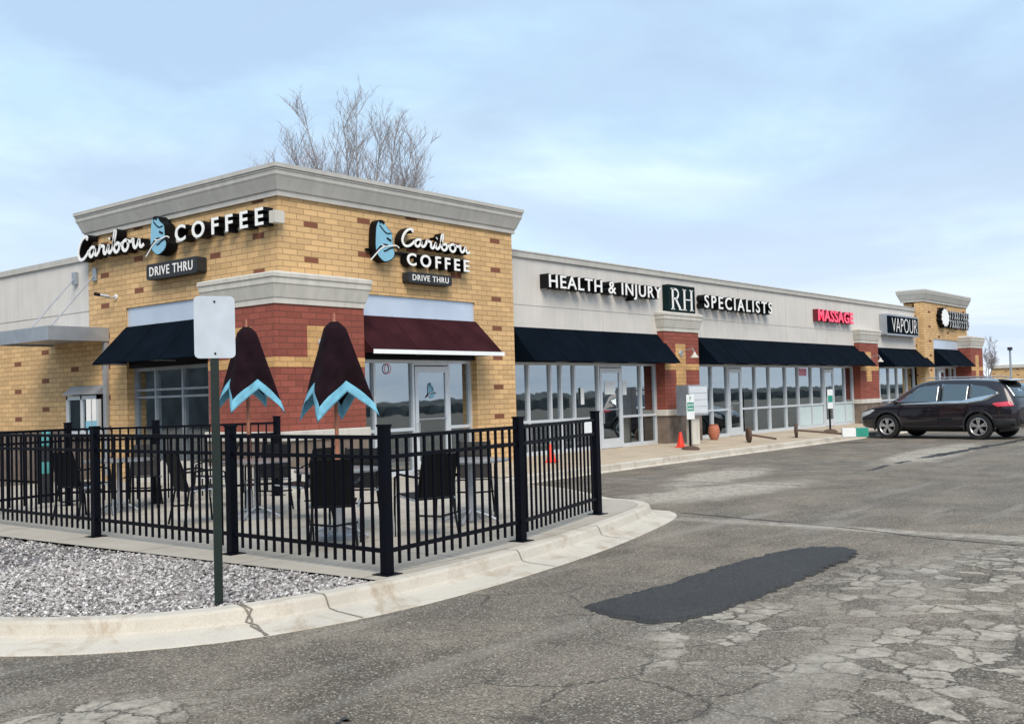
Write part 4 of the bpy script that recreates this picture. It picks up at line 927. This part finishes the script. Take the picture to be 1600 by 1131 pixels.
        side([(.93, .34), (1.0, .95), (.988, .95), (.918, .34)], s, 'door_seam', M['black'], .003, 10)
        side([(-1.06, .98), (-1.0, .72), (-.88, .62), (-.9, .62), (-1.02, .72), (-1.075, .98)], s, 'door_seam', M['black'], .003, 6)
        side([(.0, .80), (.16, .80), (.16, .84), (.0, .84)], s, 'door_handle', M['car'], .03, 4, th=.03)
        side([(-.92, .83), (-.76, .83), (-.76, .87), (-.92, .87)], s, 'door_handle', M['car'], .03, 4, th=.03)
        side([(.92, .26), (.92, .37), (-.90, .37), (-.90, .26)], s, 'sill_cladding', M['plastic'], .015, 10, th=.02)
        side([(-2.24, .90), (-2.16, 1.02), (-1.78, .99), (-1.72, .95), (-1.85, .88)], s, 'tail_light', M['redlamp'], .015, 6, th=.02)
        side([(2.20, .60), (2.16, .74), (1.80, .84), (1.72, .82), (1.85, .72)], s, 'headlight', M['clearlamp'], .012, 6, th=.02)
        side([(-2.27, .36), (-2.27, .55), (-1.72, .56), (-1.76, .34)], s, 'bumper_cladding', M['plastic'], .012, 6, th=.02)
        for ax in (-1.33, 1.33):
            mb = MB(); pts = []
            for q in range(25):
                a = R(-18 + 216 * q / 24); pts.append((ax + .425 * math.cos(a), .35 + .425 * math.sin(a)))
            V_ = []
            for rr in (.40, .455):
                for q in range(25):
                    a = R(-14 + 208 * q / 24); x, zz = (ax + rr * math.cos(a)) * sc, (.35 + rr * math.sin(a)) * sc
                    h = bv.ray_cast(Vector(((ax + .43 * math.cos(a)) * sc, s * 3, max(zz, .36 * sc))), Vector((0, -s, 0)))[0]; V_.append((x, (h.y if h else s * .88 * sc) + s * .008, zz))
            o = mb.add(V_, [(q, q + 1, 26 + q, 25 + q) for q in range(24)]).build('wheel_arch', M['plastic'], t, smooth=True); o.modifiers.new('t', 'SOLIDIFY').thickness = .03
            # wheel
            cx, cz, yo = ax * sc, .35 * sc, s * .90 * sc
            wh = MB().lathe([(.20 * sc, -.2 * sc), (.33 * sc, -.2 * sc), (.35 * sc, -.17 * sc), (.35 * sc, -.03 * sc), (.335 * sc, 0), (.25 * sc, 0.004), (.235 * sc, -.03), (.22 * sc, -.10)], 36, (0, 0, 0), 'y')
            if s < 0: wh.xf(Matrix.Scale(-1, 4, (0, 1, 0)))
            wh.xf(Matrix.Translation((cx, yo, cz))); tw = wh.build('wheel', M['rubber'], t, smooth=True)
            rm = MB(); rm.lathe([(.225 * sc, -.02), (.24 * sc, .004), (.228 * sc, .008), (.214 * sc, -.01), (.20 * sc, -.05)], 36, (0, 0, 0), 'y', False)
            rm.lathe([(.055 * sc, -.05), (.055 * sc, -.002), (.03 * sc, .004)], 20, (0, 0, 0), 'y')
            for q in range(5):
                a = q * 2 * math.pi / 5 + .3
                for da in (-.17, .17):
                    p0 = (.03 * math.cos(a) * sc, .03 * math.sin(a) * sc); p1 = (.218 * math.cos(a + da) * sc, .218 * math.sin(a + da) * sc)
                    d = Vector((p1[0] - p0[0], p1[1] - p0[1])).normalized() * .0; nn = Vector((-(p1[1] - p0[1]), p1[0] - p0[0])).normalized() * .021 * sc
                    rm.prism([(p0[0] + nn.x, -.03, p0[1] + nn.y), (p0[0] - nn.x, -.03, p0[1] - nn.y), (p1[0] - nn.x, -.03, p1[1] - nn.y), (p1[0] + nn.x, -.03, p1[1] + nn.y)], (0, .03, 0))
            if s < 0: rm.xf(Matrix.Scale(-1, 4, (0, 1, 0)))
            rm.xf(Matrix.Translation((cx, yo, cz))); rm.build('rim', M['rim'], tw)
            b_ = MB().lathe([(.222 * sc, -.075), (.222 * sc, -.07)], 24, (0, 0, 0), 'y')
            if s < 0: b_.xf(Matrix.Scale(-1, 4, (0, 1, 0)))
            b_.xf(Matrix.Translation((cx, yo, cz))); b_.build('brake_disc', M['black'], tw)
        mr = MB(); mr.lathe([(.02, -.08), (.085, -.05), (.095, 0), (.08, .05), (.03, .07)], 14, (0, 0, 0), 'x'); mr.xf(Matrix.Translation((.95 * sc, s * 1.03 * sc, 1.05 * sc)) @ Matrix.Diagonal((1, 1.2, .8, 1)))
        mr.tube([(.93 * sc, s * .86 * sc, .98 * sc), (.93 * sc, s * .98 * sc, 1.02 * sc)], .02, 8); mr.build('mirror', M['car'], t, smooth=True)
        MB().tube([(.35 * sc, s * .57 * sc, 1.66 * sc), (.2 * sc, s * .57 * sc, 1.71 * sc), (-1.4 * sc, s * .57 * sc, 1.70 * sc), (-1.65 * sc, s * .57 * sc, 1.64 * sc)], .016, 8).build('roof_rail', M['galv'], t)
    def top(pts, name, m_, z_from=3, o_=.010, dirv=None):
        """panel hugging front / rear glass: outline in (y,z) projected along x"""
        P = [Vector((y * sc, z * sc)) for y, z in pts]; c = sum(P, Vector((0, 0))) / len(P); rg = []
        for i in range(len(P)):
            for q in range(6): rg.append(P[i].lerp(P[(i + 1) % len(P)], q / 6))
        n = len(rg); V_ = []; sg = dirv
        for lv in (1, .7, .35, .02):
            for p in rg:
                q = c.lerp(p, lv); h = bv.ray_cast(Vector((sg * 5, q.x, q.y)), Vector((-sg, 0, 0)))[0]; V_.append(((h.x if h else sg * 2 * sc) + sg * o_, q.x, q.y + (.006)))
        F_ = [(l * n + i, l * n + (i + 1) % n, (l + 1) * n + (i + 1) % n, (l + 1) * n + i) for l in range(3) for i in range(n)]
        o = MB().add(V_, F_).build(name, m_, t, smooth=True); o.modifiers.new('t', 'SOLIDIFY').thickness = .006
    top([(-.60, 1.50), (.60, 1.50), (.74, 1.10), (-.74, 1.10)], 'windscreen', M['carglass'], dirv=1)
    top([(-.56, 1.50), (.56, 1.50), (.62, 1.12), (-.62, 1.12)], 'rear_window', M['carglass'], dirv=-1)
    top([(-.26, .80), (.26, .80), (.26, .66), (-.26, .66)], 'licence_plate', M['white'], dirv=-1)
    top([(-.6, .56), (.6, .56), (.55, .42), (-.55, .42)], 'rear_bumper_insert', M['plastic'], dirv=-1)
    top([(-.5, .62), (.5, .62), (.45, .42), (-.45, .42)], 'grille', M['plastic'], dirv=1)
    MB().prism([(-1.75 * sc, -.6 * sc, 1.625 * sc), (-2.12 * sc, -.58 * sc, 1.585 * sc), (-2.12 * sc, -.58 * sc, 1.555 * sc), (-1.8 * sc, -.6 * sc, 1.56 * sc)], (0, 1.18 * sc, 0)).build('spoiler', M['car'], t, bevel=.01)
    MB().box(-1.75 * sc, 1.75 * sc, -.6 * sc, .6 * sc, .2 * sc, .32 * sc).build('underbody', M['black'], t)
    return t
hd = math.atan2(2.83, .5); fx, fy = 20.6, -2.74; rx, ry = 20.1, -5.57
car((fx + rx) / 2 + .93 * math.sin(hd), (fy + ry) / 2 - .93 * math.cos(hd), -.15, hd, 1.045)

# ---------------------------------------------------------------- trees
def branch(mb, p, d, ln, r, lv, rnd, up=.25):
    n = 3 if lv > 1 else 2; pts = [p]; q = Vector(p); dd = Vector(d).normalized()
    for i in range(n):
        dd = (dd + Vector((rnd.uniform(-.14, .14), rnd.uniform(-.14, .14), rnd.uniform(-.06, .12) + up * .15))).normalized(); q = q + dd * ln / n; pts.append(q.copy())
    rs = [r * (1 - .6 * i / n) for i in range(n + 1)]
    mb.tube(pts, rs, 5 if lv > 2 else 3, False)
    if lv <= 0: return
    kids = {3: 8, 2: 6, 1: 4}.get(lv, 3)
    for k in range(kids):
        f = rnd.uniform(.15, 1) if k else 1; i = min(n - 1, int(f * n)); a = Vector(pts[i]).lerp(pts[i + 1], f * n - i)
        ax = Vector((rnd.uniform(-1, 1), rnd.uniform(-1, 1), rnd.uniform(-.2, .5))).normalized()
        nd = (dd * .95 + ax * .8 + Vector((0, 0, up))).normalized()
        branch(mb, a, nd, ln * rnd.uniform(.38, .58), max(r * .5, .006), lv - 1, rnd, up)
def bare_tree(name, label, loc, h, tips, seed, wide, tr=.22, group=None):
    rnd = random.Random(seed); t = thing(name, label, 'tree', loc, 0, group)
    tk = MB(); tk.tube([(0, 0, -.2), (.05, .0, h * .12), (0, .05, h * .25), (.05, 0, h * .33)], [tr * 1.25, tr, tr * .9, tr * .75], 12); tk.build('trunk', M['bark'], t, smooth=True)
    cr_ = MB()
    for tx, ty, tz in tips:
        s0 = Vector((0, 0, h * rnd.uniform(.2, .33))); e = Vector((tx, ty, tz)); m1 = s0.lerp(e, .45) + Vector((tx * .12, ty * .12, -h * .02))
        pts = [s0, s0.lerp(m1, .5) + Vector((rnd.uniform(-.1, .1), 0, 0)), m1, m1.lerp(e, .5) + Vector((rnd.uniform(-.2, .2), rnd.uniform(-.2, .2), 0)), e]
        rs = [tr * .36, tr * .30, tr * .20, tr * .10, tr * .025]; cr_.tube(pts, rs, 6, False)
        for k in range(30):
            f = rnd.uniform(.42, 1); i = min(3, int(f * 4)); a = pts[i].lerp(pts[i + 1], f * 4 - i); d = (pts[i + 1] - pts[i]).normalized()
            ax = Vector((rnd.uniform(-1, 1), rnd.uniform(-1, 1), .1)).normalized()
            branch(cr_, a, (d + ax * .75 + Vector((0, 0, .2))).normalized(), h * .105 * (1.25 - f * .55) * wide, tr * .055, 2, rnd, .12)
    cr_.build('crown', M['bark'], t, recalc=False)
    return t
rt = Vector((.63, -.776, 0)); fw = Vector((.776, .629, 0))
def tp(px, py, dep, c=565, s=34):
    v = rt * ((px - c) / s) + fw * dep; return (v.x * .98 - .15, v.y * .98 + .2, 1.44 + (628 - py) / s - 1.15)
tips = [tp(428, 238, -.5), tp(445, 205, 1.5), tp(470, 178, 0), tp(503, 152, -1), tp(530, 175, 2), tp(556, 134, 0), tp(583, 140, -1.2), tp(612, 160, 1), tp(640, 178, -.5), tp(662, 182, 1.2), tp(676, 205, 0), tp(670, 250, -1), tp(600, 200, 2.5), tp(480, 240, 2), tp(640, 245, 1.5), tp(520, 220, -2)]
bare_tree('bare_tree', 'tall leafless tree rising behind the corner tower roof', (21.75, 21.7, -.15), 15.5, tips, 5, 1.0, .3)
def tips2(h, w_, seed, n=7):
    rnd = random.Random(seed); return [(rnd.uniform(-1, 1) * w_, rnd.uniform(-1, 1) * w_, h * rnd.uniform(.7, 1)) for _ in range(n)]
bare_tree('bare_tree', 'small leafless tree in the distance right of the far tower', (84.5, 10.9, -.15), 5.6, tips2(5.6, 1.5, 2), 2, .9, .12)
bare_tree('bare_tree', 'thin leafless tree nearest the far tower pillar', (83.0, 12.6, -.15), 4.6, tips2(4.6, 1.0, 4, 5), 4, .9, .09)
# neighbouring building, lamp pole, woods across the road
NB_ = thing('neighbour_building', 'low yellow brick building with pale coping at the right edge', 'building', (113.5, 18.0, -.15), R(0))
mb = MB(); mb.box(0, 30, -22, 0, 1.5, 3.2); mb.build('wall', M['brick'], NB_); mb = MB(); mb.box(-.2, 30.2, -22.2, .2, 3.2, 3.55); mb.build('coping', M['cap'], NB_)
mb = MB(); mb.box(-.25, -.05, -22, -.5, 1.15, 1.5); mb.build('awning', M['cap'], NB_); mb = MB(); mb.box(.3, 29, -21, -.3, 0, 1.5); mb.build('window', M['plastic'], NB_)
t = thing('lamp_pole', 'slim grey lamp pole above the low yellow building', 'lamp pole', (64.4, 4.18, -.15))
MB().tube([(0, 0, 0), (0, 0, 3.75)], .07, 10).build('pole', M['galv'], t); MB().box(-.18, .18, -.12, .12, 3.75, 3.95).build('lamp_head', M['plastic'], t)
def woods(x0, x1, y, h, seed, axis='x'):
    rnd = random.Random(seed); vs = []; fs = []; n = int((x1 - x0) / .6)
    hh = h
    for i in range(n + 1):
        x = x0 + (x1 - x0) * i / n; hh += rnd.uniform(-.1, .1) * h; hh = min(max(hh, h * .6), h * 1.4); z = hh + rnd.uniform(-.06, .06) * h
        for dy, zz in ((0, -.2), (rnd.uniform(-.6, .6), z * .6), (2, z), (5, z * .9), (6, -.2)):
            vs.append((x, y - dy, zz) if axis == 'x' else (y - dy, x, zz))
    for i in range(n):
        for j in range(4): fs.append((5 * i + j, 5 * i + j + 1, 5 * i + 6 + j, 5 * i + 5 + j))
    return vs, fs
mb = MB(); mb.add(*woods(-20, 330, -60, 1.25, 1)); mb.add(*woods(-30, 160, -32, 6.5, 2, 'y'))
tag(mb.build('distant_woods', mat('dark_winter_woods', (.10, .105, .10), .95, var=.4, scale=.5), recalc=False), 'dark bare woods far across the road, seen only as reflections', 'woods', kind='stuff')
